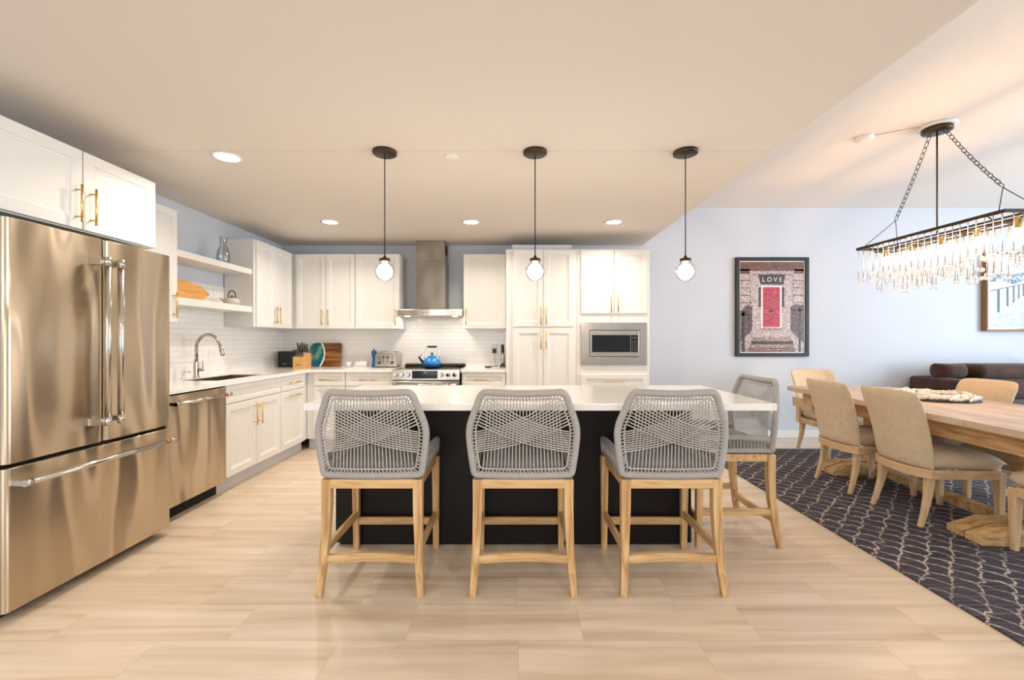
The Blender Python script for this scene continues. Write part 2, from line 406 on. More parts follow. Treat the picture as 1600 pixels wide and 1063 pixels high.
# ================================================================ THE ROOM
XR = 8.0; YF = -3.5; SOF = 1.665
struct('floor', B().box(WL-0.1, XR+0.1, YF-0.1, WB+0.1, -0.1, 0), 'floor_tile')
struct('wall_left', B().box(WL-0.1, WL, YF-0.1, WB+0.1, 0, DC+0.1), 'wall_paint')
struct('wall_back', B().box(WL, XR, WB, WB+0.1, 0, DC+0.1), 'wall_paint')
struct('ceiling', B().box(WL, SOF, YF, WB, KC, DC+0.1), 'ceiling_paint_kitchen')
struct('ceiling', B().box(SOF, XR, YF, WB, DC, DC+0.1), 'ceiling_paint_dining')
# right wall and wall behind the camera, each with an unseen wide window added to light the room
w = B(); w.box(XR, XR+0.1, YF, -0.8, 0, DC); w.box(XR, XR+0.1, 4.0, WB, 0, DC); w.box(XR, XR+0.1, -0.8, 4.0, 0, 0.25); w.box(XR, XR+0.1, -0.8, 4.0, 2.65, DC)
struct('wall_right', w, 'wall_paint')
w = B(); w.box(WL, -2.75, YF-0.1, YF, 0, DC); w.box(0.95, XR, YF-0.1, YF, 0, DC); w.box(-2.75, 0.95, YF-0.1, YF, 0, 0.15); w.box(-2.75, 0.95, YF-0.1, YF, 2.4, DC)
struct('wall_front', w, 'wall_paint')
w = B()
for y in (-0.8, 0.77, 2.37, 3.94): w.box(XR-0.01, XR+0.06, y, y+0.06, 0.25, 2.65)
w.box(XR-0.01, XR+0.06, -0.74, 3.94, 0.25, 0.31); w.box(XR-0.01, XR+0.06, -0.74, 3.94, 2.59, 2.65)
struct('added_window_1', w, 'trim_white')
w = B()
for x in (-2.75, -0.93, 0.89): w.box(x, x+0.06, YF-0.06, YF+0.01, 0.15, 2.4)
w.box(-2.69, 0.89, YF-0.06, YF+0.01, 0.15, 0.21); w.box(-2.69, 0.89, YF-0.06, YF+0.01, 2.34, 2.4)
struct('added_window_2', w, 'trim_white')
struct('baseboard_back', B().box(1.51, XR, WB-0.016, WB, 0, 0.10), 'trim_white', bevel=0.004)
struct('baseboard_right', B().box(XR-0.016, XR, YF, WB-0.016, 0, 0.10), 'trim_white', bevel=0.004)
struct('trim_1', B().box(WL, WL+0.008, 2.82, WB, 1.015, 1.785), 'wall_tile')                   # tiled splashback, left wall
struct('trim_2', B().box(WL+0.008, -0.07, WB-0.008, WB, 1.015, 1.56).box(-1.352, -0.584, WB-0.008, WB, 0.90, 1.015), 'wall_tile')             # tiled splashback, back wall

# ================================================================ CABINET PARTS
def FY(y0): return lambda u, v, w: (u, y0-w, v)          # faces the camera
def FX(x0): return lambda u, v, w: (x0+w, u, v)          # faces right
def panel(f, u0, u1, v0, v1, name, parent, mat='cabinet_white', stile=0.058, label=None, t=0.02):
    mb = B(); g = 0.0015; u0 += g; u1 -= g; v0 += g; v1 -= g
    e = 0.003
    rings = [(0, 0.0), (0, t-e), (e, t), (stile, t), (stile+0.005, t-0.007), (stile+0.016, t-0.009), (stile+0.02, t-0.012)]
    vs = []
    for ins, w in rings:
        vs += [f(u0+ins, v0+ins, w), f(u1-ins, v0+ins, w), f(u1-ins, v1-ins, w), f(u0+ins, v1-ins, w)]
    fs = []
    for i in range(len(rings)-1):
        for j in range(4): fs.append((i*4+j, i*4+(j+1) % 4, (i+1)*4+(j+1) % 4, (i+1)*4+j))
    k = (len(rings)-1)*4; fs.append((k, k+1, k+2, k+3)); fs.append((3, 2, 1, 0))
    mb.add(vs, fs)
    return mb.build(name, mat, parent, label=label)
def pull(f, u, v, L, parent, vertical=True, t=0.02, mat='brass', r=0.006, so=0.034):
    mb = B(); h = L/2; q = h*0.72
    P = (lambda a, w: f(u, v+a, w)) if vertical else (lambda a, w: f(u+a, v, w))
    mb.tube([P(-h, t+so), P(h, t+so)], r, 10)
    for s in (-q, q): mb.tube([P(s, t), P(s, t+so)], r*0.8, 8)
    return mb.build('handle', mat, parent, label='brass bar handle' if mat == 'brass' else None)
def bodybox(f, u0, u1, v0, v1, depth, parent, name='body', mat='cabinet_white', toe=0):
    mb = B()
    def bx(a0, a1, b0, b1, w0, w1):
        p, q = f(a0, b0, w0), f(a1, b1, w1)
        mb.box(min(p[0], q[0]), max(p[0], q[0]), min(p[1], q[1]), max(p[1], q[1]), min(p[2], q[2]), max(p[2], q[2]))
    bx(u0, u1, v0, v1, -depth, 0)
    o = mb.build(name, mat, parent, bevel=0.0015, seg=1)
    if toe:
        mb = B()
        p, q = f(u0, 0, -depth), f(u1, toe, -0.06)
        mb.box(min(p[0], q[0]), max(p[0], q[0]), min(p[1], q[1]), max(p[1], q[1]), 0, toe)
        mb.build('toe_kick', 'toe_kick', parent)
    return o

UT, UB = 2.283, 1.385
G = 'white wall cabinets'
# ---- cabinet over the fridge
f = FX(-2.36)
c = thing('wall_cabinet', 'wide white cabinet mounted above the steel fridge, two doors with brass handles', 'cabinet', (-2.65, 2.37, 1.845))
bodybox(f, 1.885, 2.862, 1.845, UT, 0.585, c)
d = panel(f, 1.89, 2.374, 1.85, UT, 'door', c, stile=0.06); pull(f, 2.335, 1.985, 0.20, d)
d = panel(f, 2.376, 2.86, 1.85, UT, 'door', c, stile=0.06); pull(f, 2.415, 1.985, 0.20, d)
# ---- narrow wall cabinet left of the shelves
f = FX(-2.64)
c = thing('wall_cabinet', 'narrow white wall cabinet between the fridge and the floating shelves', 'cabinet', (-2.8, 3.14, UB))
bodybox(f, 2.866, 3.415, UB, UT-0.02, 0.31, c)
d = panel(f, 2.87, 3.41, UB, UT-0.02, 'door', c); pull(f, 3.36, 1.52, 0.20, d)
# ---- floating shelves
for nm, z0, z1 in (('upper white floating shelf with a glass carafe on it', 1.918, 1.972), ('lower white floating shelf with a wooden board and a small teapot', 1.532, 1.592)):
    s = B().box(WL if z1 > 1.8 else WL+0.008, -2.655, 3.417, 4.444, z0, z1).build('floating_shelf', 'cabinet_white', bevel=0.002)
    tag(s, nm, 'shelf')
# ---- corner wall cabinet on the left wall
c = thing('wall_cabinet', 'white two door wall cabinet on the left wall, between shelves and corner', 'cabinet', (-2.8, 4.8, UB))
bodybox(f, 4.446, 5.215, UB, UT, 0.3, c)
d = panel(f, 4.47, 4.83, UB, UT, 'door', c, stile=0.05); pull(f, 4.795, 1.52, 0.19, d)
d = panel(f, 4.832, 5.192, UB, UT, 'door', c, stile=0.05); pull(f, 4.868, 1.52, 0.19, d)
# ---- wall cabinets, back wall
f = FY(5.24)
c = thing('wall_cabinet', 'white two door wall cabinet in the corner above the knife block', 'cabinet', (-2.23, 5.4, UB))
bodybox(f, -2.945, -1.884, UB, UT, 0.325, c)
d = panel(f, -2.594, -2.238, UB, UT, 'door', c, stile=0.05); pull(f, -2.273, 1.52, 0.19, d)
d = panel(f, -2.236, -1.885, UB, UT, 'door', c, stile=0.05); pull(f, -2.2, 1.52, 0.19, d)
c = thing('wall_cabinet', 'white single door wall cabinet left of the range hood, above the toaster', 'cabinet', (-1.6, 5.4, UB))
bodybox(f, -1.880, -1.352, UB, UT, 0.325, c)
d = panel(f, -1.88, -1.352, UB, UT, 'door', c, stile=0.055); pull(f, -1.392, 1.52, 0.19, d)
c = thing('wall_cabinet', 'white single door wall cabinet between the range hood and tall pantry', 'cabinet', (-0.33, 5.4, UB))
bodybox(f, -0.583, -0.070, UB, UT, 0.325, c)
d = panel(f, -0.583, -0.075, UB, UT, 'door', c, stile=0.055); pull(f, -0.548, 1.52, 0.19, d)

# ---- base cabinets, left run (faces right)
BZ0, BZ1 = 0.12, 0.878
f = FX(-2.345)
c = thing('base_cabinet', 'white base cabinet under the sink, wide false drawer over two doors', 'cabinet', (-2.6, 3.83, 0))
mb = B(); mb.box(-2.945, -2.345, 3.535, 4.382, BZ0, 0.60); mb.box(-2.40, -2.345, 3.535, 4.382, 0.60, BZ1)
mb.box(-2.945, -2.40, 3.535, 3.553, 0.60, BZ1); mb.box(-2.945, -2.40, 4.364, 4.382, 0.60, BZ1); mb.build('body', 'cabinet_white', c)
B().box(-2.945, -2.405, 3.535, 4.382, 0, BZ0).build('toe_kick', 'toe_kick', c)
panel(f, 3.537, 4.380, 0.725, BZ1, 'drawer_front', c, stile=0.038)
d = panel(f, 3.537, 3.957, BZ0, 0.720, 'door', c); pull(f, 3.918, 0.585, 0.20, d)
d = panel(f, 3.959, 4.380, BZ0, 0.720, 'door', c); pull(f, 4.0, 0.585, 0.20, d)
c = thing('base_cabinet', 'narrow white base cabinet right of the sink, brass pull on drawer and door', 'cabinet', (-2.6, 4.5, 0))
bodybox(f, 4.384, 4.968, BZ0, BZ1, 0.60, c, toe=BZ0)
d = panel(f, 4.386, 4.885, 0.725, BZ1, 'drawer', c, stile=0.038); pull(f, 4.64, 0.80, 0.20, d, False)
d = panel(f, 4.386, 4.885, BZ0, 0.720, 'door', c); pull(f, 4.64, 0.665, 0.20, d, False)
# ---- base cabinets, back run
f = FY(4.97)
c = thing('base_cabinet', 'white base cabinet in the corner, drawer over door, left of two back drawers', 'cabinet', (-2.1, 5.2, 0))
bodybox(f, -2.343, -1.897, BZ0, BZ1, 0.59, c, toe=BZ0)
d = panel(f, -2.26, -1.899, 0.725, BZ1, 'drawer', c, stile=0.038); pull(f, -2.08, 0.80, 0.20, d, False)
d = panel(f, -2.26, -1.899, BZ0, 0.720, 'door', c, stile=0.05); pull(f, -1.93, 0.585, 0.20, d)
c = thing('base_cabinet', 'white base cabinet directly left of the range, drawer with brass pull', 'cabinet', (-1.6, 5.2, 0))
bodybox(f, -1.893, -1.36, BZ0, BZ1, 0.59, c, toe=BZ0)
d = panel(f, -1.893, -1.362, 0.725, BZ1, 'drawer', c, stile=0.038); pull(f, -1.63, 0.80, 0.20, d, False)
d = panel(f, -1.893, -1.629, BZ0, 0.720, 'door', c, stile=0.05); pull(f, -1.66, 0.585, 0.20, d)
d = panel(f, -1.627, -1.362, BZ0, 0.720, 'door', c, stile=0.05); pull(f, -1.6, 0.585, 0.20, d)
c = thing('base_cabinet', 'white base cabinet directly right of the range, beside the tall pantry', 'cabinet', (-0.33, 5.2, 0))
bodybox(f, -0.575, -0.072, BZ0, BZ1, 0.59, c, toe=BZ0)
d = panel(f, -0.573, -0.075, 0.725, BZ1, 'drawer', c, stile=0.038); pull(f, -0.33, 0.80, 0.20, d, False)
d = panel(f, -0.573, -0.075, BZ0, 0.720, 'door', c, stile=0.055); pull(f, -0.54, 0.585, 0.20, d)
# ---- tall pantry and oven cabinet
f = FY(4.95)
c = thing('pantry_cabinet', 'tall white pantry cabinet with four doors, left of the built-in microwave', 'cabinet', (0.35, 5.25, 0))
bodybox(f, -0.068, 0.735, 0.0, UT, 0.61, c)
for a, b_, hu in ((0.010, 0.354, 0.325), (0.356, 0.70, 0.385)):
    d = panel(f, a, b_, 1.400, UT-0.008, 'door', c, stile=0.055); pull(f, hu, 1.52, 0.20, d)
    d = panel(f, a, b_, 0.105, 1.383, 'door', c, stile=0.055); pull(f, hu, 1.25, 0.20, d)
B().box(0.0, 0.695, 5.06, WB-0.01, UT, 2.357).build('top_filler', 'wall_paint', c)
c = thing('oven_cabinet', 'tall white cabinet housing the microwave, right end of the back wall', 'cabinet', (1.14, 5.25, 0))
mb = B(); y0, y1 = 4.95, WB-0.01
mb.box(0.737, 0.80, y0, y1, 0, UT); mb.box(1.50, 1.565, y0, y1, 0, UT); mb.box(0.80, 1.50, y0, y1, 1.43, UT); mb.box(0.80, 1.50, y0, y1, 0, 0.99); mb.box(0.80, 1.50, 5.42, y1, 0.99, 1.43)
mb.build('body', 'cabinet_white', c, bevel=0.0015, seg=1)
for a, b_, hu in ((0.778, 1.156, 1.12), (1.158, 1.536, 1.195)):
    d = panel(f, a, b_, 1.55, UT-0.008, 'door', c, stile=0.06); pull(f, hu, 1.665, 0.20, d)
d = panel(f, 0.778, 1.536, 0.60, 0.862, 'drawer', c, stile=0.05); pull(f, 1.157, 0.785, 0.20, d, False)
d = panel(f, 0.778, 1.536, 0.105, 0.595, 'drawer', c, stile=0.055); pull(f, 1.157, 0.45, 0.20, d, False)

# ---- microwave
t = thing('microwave', 'stainless steel built-in microwave with a wide trim frame', 'microwave', (1.15, 5.2, 0.965))
X0, X1, Z0, Z1 = 0.782, 1.528, 0.966, 1.447; a0, a1, b0, b1 = 0.876, 1.448, 1.056, 1.364
mb = B(); F = FY(4.948)
def frame_ring(mb, F, o, i, w0, w1):
    (ox0, ox1, oz0, oz1), (ix0, ix1, iz0, iz1) = o, i
    vs = []
    for (x0, x1, z0, z1), w in ((o, w0), (o, w1), (i, w1), (i, w0)):
        vs += [F(x0, z0, w), F(x1, z0, w), F(x1, z1, w), F(x0, z1, w)]
    fs = []
    for r in range(3):
        for j in range(4): fs.append((r*4+j, r*4+(j+1) % 4, (r+1)*4+(j+1) % 4, (r+1)*4+j))
    for j in range(4): fs.append((12+j, 12+(j+1) % 4, (j+1) % 4, j))
    return mb.add(vs, fs)
frame_ring(mb, F, (X0, X1, Z0, Z1), (a0, a1, b0, b1), 0, 0.02); mb.build('trim_frame', 'steel', t, bevel=0.002, seg=1)
B().box(0.81, 1.49, 4.958, 5.41, 1.0, 1.42).build('body', 'black_matte', t)
B().box(a0+0.006, a1-0.006, 4.93, 4.957, b0+0.006, b1-0.006).build('door', 'steel', t, bevel=0.003)
d = kids(t)[-1]
B().box(0.905, 1.34, 4.926, 4.93, 1.112, 1.306).build('window', 'black_gloss', d)
p = B().box(1.345, 1.425, 4.926, 4.93, 1.112, 1.306).build('control_panel', 'black_gloss', d)
p = d
for i in range(3):
    for j in range(6): B().box(1.356+i*0.022, 1.370+i*0.022, 4.9250, 4.926, 1.125+j*0.021, 1.134+j*0.021).build('button', 'steel_dark', p)
B().box(1.360, 1.41, 4.9250, 4.926, 1.268, 1.286).build('display', 'steel_dark', p)

# ---- countertops
CT0, CT1 = 0.882, 0.915
t = thing('kitchen_countertop', 'white quartz countertop running round the corner from fridge to range', 'countertop', (-2.6, 4.2, CT0))
SX0, SX1, SY0, SY1 = -2.76, -2.42, 3.58, 4.26
mb = B()
mb.box(WL+0.001, SX0, 2.83, WB-0.002, CT0, CT1); mb.box(SX1, -2.30, 2.83, WB-0.002, CT0, CT1)
mb.box(SX0, SX1, 2.83, SY0, CT0, CT1); mb.box(SX0, SX1, SY1, WB-0.002, CT0, CT1)
mb.box(-2.30, -1.352, 4.925, WB-0.002, CT0, CT1); mb.build('slab', 'quartz', t)
mb = B(); mb.box(WL+0.001, WL+0.02, 2.83, WB-0.021, CT1, 1.015); mb.box(WL+0.001, -1.352, WB-0.02, WB-0.001, CT1, 1.015); mb.build('upstand', 'quartz', t)
t = thing('kitchen_countertop', 'short white quartz countertop between the range and the tall pantry', 'countertop', (-0.33, 5.2, CT0))
B().box(-0.584, -0.070, 4.925, WB-0.002, CT0, CT1).build('slab', 'quartz', t)
B().box(-1.35+0.765, -0.070, WB-0.02, WB-0.001, CT1, 1.015).build('upstand', 'quartz', t)

# ---- sink and faucet
t = thing('kitchen_sink', 'undermount steel sink set in the left countertop', 'sink', (-2.58, 3.83, 0.7))
mb = B(); th = 0.004; a, b_, c_, d_ = SX0+0.001, SX1-0.001, SY0+0.001, SY1-0.001; top = 0.908
mb.box(a, b_, c_, d_, 0.70, 0.704); mb.box(a, a+th, c_, d_, 0.704, top); mb.box(b_-th, b_, c_, d_, 0.704, top); mb.box(a+th, b_-th, c_, c_+th, 0.704, top); mb.box(a+th, b_-th, d_-th, d_, 0.704, top)
mb.build('basin', 'steel_dark', t)
B().lathe([(0.001, 0.704), (0.045, 0.704), (0.045, 0.707), (0.03, 0.7065), (0.001, 0.705)], -2.6, 3.92, 20).build('drain', 'chrome', t)
t = thing('kitchen_faucet', 'brushed nickel gooseneck faucet rising behind the sink', 'faucet', (-2.80, 3.86, CT1))
B().lathe([(0.027, CT1), (0.027, CT1+0.006), (0.021, CT1+0.010), (0.021, 1.055), (0.016, 1.06)], -2.80, 3.86, 20).build('base', 'nickel', t)
pts = [(-2.80, 3.86, 1.05), (-2.80, 3.86, 1.18)]+[(-2.80+0.105-0.105*math.cos(a), 3.86, 1.18+0.118*math.sin(a)) for a in [PI*i/14 for i in range(1, 13)]]
pts += [(-2.583, 3.86, 1.19), (-2.575, 3.86, 1.165)]
B().tube(pts, 0.0135, 14).build('spout', 'nickel', t)
B().tube([(-2.586, 3.86, 1.20), (-2.578, 3.86, 1.165), (-2.566, 3.86, 1.115), (-2.565, 3.86, 1.11)], [0.0145, 0.0165, 0.0175, 0.013], 14).build('spray_head', 'nickel', t)
mb = B(); mb.tube([(-2.78, 3.862, 0.985), (-2.745, 3.87, 0.985)], 0.013, 12); mb.tube([(-2.75, 3.868, 0.985), (-2.748, 3.868, 1.065)], 0.004, 8); mb.build('lever', 'nickel', t)
t = thing('soap_dispenser', 'small chrome soap dispenser left of the faucet', 'soap dispenser', (-2.84, 3.76, CT1))
B().lathe([(0.018, CT1), (0.018, CT1+0.006), (0.009, CT1+0.012), (0.009, CT1+0.05), (0.013, CT1+0.052), (0.013, CT1+0.062), (0.004, CT1+0.066)], -2.84, 3.76, 16).build('base', 'chrome', t)
B().tube([(-2.84, 3.76, CT1+0.058), (-2.79, 3.765, CT1+0.060), (-2.782, 3.766, CT1+0.052)], 0.005, 8).build('nozzle', 'chrome', t)

# ---- fridge
XF = -2.20
t = thing('refrigerator', 'large stainless steel french door fridge with a bottom freezer drawer', 'refrigerator', (-2.55, 2.35, 0))
mb = B(); mb.box(-2.93, XF-0.075, 1.895, 2.805, 0.03, 1.775); mb.build('body', 'black_matte', t, bevel=0.004)
B().box(-2.88, XF-0.1, 1.92, 2.78, 0.0, 0.03).build('base_grille', 'vent_black', t)
def fdoor(y0, y1, z0, z1, name, lab=None):
    pr = [(XF-0.07, y0)]; R = 0.022
    pr += [(XF-R-0.0+R*math.sin(a)+0.0, y0+R-R*math.cos(a)) for a in [PI/2*i/5 for i in range(6)]]
    pr += [(XF-R+R*math.cos(a), y1-R+R*math.sin(a)) for a in [PI/2*i/5 for i in range(6)]]
    pr += [(XF-0.07, y1)]
    return B().prism(pr, lambda u, v, d: (u, v, d), z0, z1).build(name, 'steel_fridge', t, bevel=0.0015, seg=1, label=lab)
dl = fdoor(1.888, 2.345, 0.705, 1.79, 'door'); dr = fdoor(2.353, 2.81, 0.705, 1.79, 'door'); dw_ = fdoor(1.888, 2.81, 0.055, 0.685, 'freezer_drawer')
for dd, y, yi in ((dl, 2.292, 2.27), (dr, 2.37, 2.392)):
    mb = B(); mb.tube([(-2.128, y, 0.845), (-2.128, y, 1.64)], 0.0155, 14)
    h = mb.build('handle', 'handle_steel', dd)
    for z in (0.80, 1.64):
        mb = B(); mb.tube([(-2.128, y, z), (-2.128, y, z+0.045)], 0.0175, 14)
        ya, yb = min(y, yi)-0.012, max(y, yi)+0.012
        mb.box(XF-0.001, -2.135, ya, yb, z+0.004, z+0.041); mb.build('bracket', 'handle_steel', dd)
mb = B(); mb.tube([(-2.135, 1.925, 0.62), (-2.135, 2.70, 0.62)], 0.0135, 14); mb.build('handle', 'handle_steel', dw_)
B().tube([(-2.135, 2.685, 0.62), (-2.135, 2.715, 0.62)], 0.0142, 14).build('handle_ring', 'copper', dw_, label='copper ring on the handle')
for y0, y1 in ((1.905, 1.935), (2.715, 2.765)):
    mb = B(); mb.tube([(-2.135, y0, 0.62), (-2.135, y1, 0.62)], 0.0152, 14); mb.box(XF-0.001, -2.14, y0+0.003, min(y1-0.003, y0+0.032), 0.609, 0.631); mb.build('bracket', 'handle_steel', dw_)

# ---- dishwasher
t = thing('dishwasher', 'stainless steel dishwasher with a bar handle, between the fridge and sink cabinet', 'dishwasher', (-2.5, 3.11, 0))
B().box(-2.93, -2.375, 2.92, 3.53, 0.10, 0.874).build('body', 'black_matte', t)
B().box(-2.93, -2.40, 2.92, 3.53, 0.0, 0.10).build('base_panel', 'vent_black', t)
d = B().box(-2.375, -2.318, 2.916, 3.532, 0.105, 0.868).build('door', 'steel_fridge', t, bevel=0.004)
B().box(-2.375, -2.332, 2.916, 3.532, 0.868, 0.8805).build('control_strip', 'black_gloss', t)
B().tube([(-2.26, 2.945, 0.815), (-2.26, 3.44, 0.815)], 0.0125, 14).build('handle', 'handle_steel', d)
B().tube([(-2.26, 3.425, 0.815), (-2.26, 3.45, 0.815)], 0.0133, 14).build('handle_ring', 'copper', d, label='copper ring on the handle')
for y0, y1 in ((2.925, 2.952), (3.45, 3.50)):
    mb = B(); mb.tube([(-2.26, y0, 0.815), (-2.26, y1, 0.815)], 0.0145, 14); mb.box(-2.319, -2.265, y0+0.003, y0+0.025, 0.805, 0.825); mb.build('bracket', 'handle_steel', d)

# ---- range
t = thing('range', 'stainless steel slide-in range with black glass cooktop and six knobs', 'stove', (-0.968, 5.2, 0))
RX0, RX1 = -1.348, -0.588
B().box(RX0+0.002, RX1-0.002, 4.93, 5.54, 0.05, 0.895).build('body', 'black_matte', t)
B().box(RX0+0.02, RX1-0.02, 4.95, 5.50, 0.0, 0.05).build('base', 'vent_black', t)
B().box(RX0-0.001, RX1+0.001, 4.90, 5.545, 0.895, 0.92).build('cooktop', 'black_gloss', t, bevel=0.003)
cp = B().hull8([(RX0, 4.875, 0.80), (RX1, 4.875, 0.80), (RX1, 4.93, 0.80), (RX0, 4.93, 0.80)], [(RX0, 4.885, 0.918), (RX1, 4.885, 0.918), (RX1, 4.93, 0.918), (RX0, 4.93, 0.918)]).build('control_panel', 'steel', t, bevel=0.004)
ds = B().box(-1.12, -0.835, 4.872, 4.879, 0.817, 0.905).build('display', 'black_gloss', cp)
mb = B(); vs, fs = text_geo('12:35', 0.016, lambda u, v: (-0.975+u, 4.8712, 0.885+v)); mb.add(vs, fs)
mb.build('display_digits', 'display_text', cp, fix=False)
for x in (-1.305, -1.235, -1.165, -0.79, -0.718, -0.645):
    B().lathe([(0.026, 4.878), (0.026, 4.868), (0.023, 4.862), (0.021, 4.845), (0.017, 4.842)][::-1], x, 0, 20, axis='y', cz=0.860).build('knob', 'chrome', cp)
od = B().box(RX0+0.002, RX1-0.002, 4.885, 4.93, 0.24, 0.79).build('oven_door', 'steel', t, bevel=0.004)
B().box(RX0+0.1, RX1-0.1, 4.882, 4.886, 0.34, 0.66).build('window', 'black_gloss', od)
B().tube([(RX0+0.03, 4.83, 0.755), (RX1-0.03, 4.83, 0.755)], 0.012, 12).build('handle', 'handle_steel', od)
B().tube([(-0.71, 4.83, 0.755), (-0.68, 4.83, 0.755)], 0.0127, 12).build('handle_ring', 'copper', od, label='copper ring on the handle')
mb = B(); mb.tube([(RX0+0.045, 4.885, 0.755), (RX0+0.045, 4.83, 0.755)], 0.010, 10); mb.tube([(RX1-0.045, 4.885, 0.755), (RX1-0.045, 4.83, 0.755)], 0.010, 10); mb.build('handle_posts', 'handle_steel', od)
d = B().box(RX0+0.002, RX1-0.002, 4.885, 4.93, 0.06, 0.225).build('warming_drawer', 'steel', t, bevel=0.004)
B().box(RX0+0.005, RX1-0.005, 5.455, 5.545, 0.92, 0.952).build('rear_vent', 'iron', t, bevel=0.008, seg=3)
mb = B()
for x, y, r in ((-1.16, 5.32, 0.09), (-0.78, 5.32, 0.08), (-1.16, 5.07, 0.1), (-0.76, 5.07, 0.11)):
    mb.tube([(x+r*math.cos(a), y+r*math.sin(a), 0.9202) for a in [2*PI*i/32 for i in range(32)]], 0.0006, 4, closed=True)
mb.build('burner_ring', 'steel_dark', t)

# ---- hood
t = thing('range_hood', 'stainless steel chimney range hood above the stove', 'range hood', (-0.968, 5.3, 1.53))
HC = 1.608
mb = B(); pr = [(-1.345, 5.56), (-1.345, 5.11)]+[(-1.345+0.758*i/12, 5.11-0.055*math.sin(PI*i/12)) for i in range(1, 12)]+[(-0.587, 5.11), (-0.587, 5.56)]
can = mb.prism(pr, lambda u, v, d: (u, v, d), 1.535, HC).build('canopy', 'steel', t, bevel=0.003)
for i in range(4): B().lathe([(0.006, 5.0575), (0.006, 5.052)][::-1], -1.035+i*0.028, 0, 10, axis='y', cz=1.57).build('button', 'black_gloss', can)
B().lathe([(0.007, 5.056), (0.007, 5.051)][::-1], -0.915, 0, 12, axis='y', cz=1.572).build('dial', 'ceramic_white', can)
for x in (-1.25, -0.68): B().lathe([(0.03, 1.531), (0.03, 1.536)], x, 5.2, 16).build('hood_lamp', 'downlight_glow', t)
for x in (-1.25, -0.68): area('hood_lamp_light', (x, 5.2, 1.528), (0, 0, 0), 0.05, 0.05, 1.6, (1.0, 0.9, 0.78), 'DISK')
B().box(-1.164, -0.808, 5.28, 5.56, HC, 2.20).build('chimney', 'steel_dark', t, bevel=0.002)
ch = B().box(-1.158, -0.814, 5.286, 5.56, 2.20, KC-0.002).build('chimney', 'steel_dark', t, bevel=0.002)
mb = B()
for i in range(6): mb.box(-0.8145, -0.812, 5.33+i*0.022, 5.342+i*0.022, 2.30, 2.41)
mb.build('vent_slots', 'vent_black', ch)

# ---- island
t = thing('kitchen_island', 'dark espresso kitchen island body standing behind the stools', 'kitchen island', (0.03, 2.92, 0))
B().box(-1.07, 1.088, 2.64, 3.17, 0.02, 0.88).build('body', 'island_dark', t, bevel=0.003)
B().box(-1.05, 1.068, 2.66, 3.12, 0.0, 0.02).build('plinth', 'vent_black', t)
mb = B()
for x0, x1 in ((-1.07, -0.35), (-0.35, 0.38), (0.38, 1.088)): mb.box(x0+0.004, x1-0.004, 3.17, 3.188, 0.11, 0.875)
mb.build('back_panel', 'island_dark', t, bevel=0.002)
t = B().box(-1.09, 1.385, 2.272, 3.20, 0.88, 0.917).build('island_countertop', 'quartz', bevel=0.003)
tag(t, 'white quartz worktop lying on the dark island', 'countertop')

# ================================================================ THINGS ON THE COUNTERS
Z = CT1
# speaker
t = thing('smart_speaker', 'black fabric speaker in the counter corner, left of the knife block', 'speaker', (-2.79, 5.40, Z))
mb = B(); pr = []
for sx, sy, a0 in ((1, 1, 0), (-1, 1, PI/2), (-1, -1, PI), (1, -1, 1.5*PI)):
    for i in range(5): a = a0+PI/2*i/4; pr.append((-2.79+sx*0.055+0.043*math.cos(a), 5.40+sy*0.02+0.043*math.sin(a)))
mb.prism(pr, lambda u, v, d: (u, v, d), Z+0.012, Z+0.195, smooth=True).build('body', 'speaker_cloth', t, bevel=0.01, seg=2)
B().prism([(-2.79+(u+2.79)*0.93, 5.40+(v-5.40)*0.9) for u, v in pr], lambda u, v, d: (u, v, d), Z, Z+0.012).build('base', 'black_gloss', t)
B().box(-2.82, -2.765, 5.3355, 5.3372, Z+0.038, Z+0.042).build('logo_mark', 'steel', t)
o = B().tube([(-2.74, 5.47, Z+0.15), (-2.72, 5.485, Z+0.215), (-2.66, 5.50, Z+0.25), (-2.60, 5.52, Z+0.235), (-2.57, 5.535, Z+0.18), (-2.565, 5.54, Z+0.10)], 0.0035, 8).build('power_cable', 'black_matte')
tag(o, 'thin black cable arching from behind the speaker to the knife block', 'cable')
# knife block
t = thing('knife_block', 'light wooden knife block holding black handled knives', 'knife block', (-2.49, 5.14, Z))
pr = [(5.07, Z), (5.26, Z), (5.26, Z+0.175), (5.19, Z+0.18), (5.07, Z+0.135)]
B().prism(pr, lambda u, v, d: (d, u, v), -2.555, -2.425).build('block', 'knife_wood', t, bevel=0.003)
mb = B(); mb.box(-2.512, -2.468, 5.0688, 5.0702, Z+0.042, Z+0.050); mb.build('emblem', 'black_matte', t)
nrm = Vector((0, -0.42, 0.9)).normalized()
for i in range(6):
    x = -2.54+i*0.020
    mb = B(); p0 = Vector((x, 5.082, Z+0.128)); d_ = Vector((0, -0.35, 1)).normalized()
    mb.tube([p0, p0+d_*0.02], 0.0042, 8); o = mb.build('steak_knife', 'steel', t)
    mb = B(); mb.tube([p0+d_*0.018, p0+d_*0.06, p0+d_*0.10], [0.0065, 0.0085, 0.0075], 8, flat=0.8); mb.build('handle', 'black_matte', o)
for i in range(5):
    x = -2.535+i*0.024; L = (0.145, 0.135, 0.15, 0.14, 0.13)[i]
    p0 = Vector((x, 5.19, Z+0.165)); d_ = Vector((0.02*(i-2), -0.3, 1)).normalized()
    mb = B(); mb.tube([p0, p0+d_*0.03], 0.005, 8); o = mb.build('knife', 'steel', t)
    mb = B(); mb.tube([p0+d_*0.025, p0+d_*0.05, p0+d_*L*0.8, p0+d_*L], [0.008, 0.0105, 0.0095, 0.007], 8, flat=0.8); mb.build('handle', 'black_matte', o)
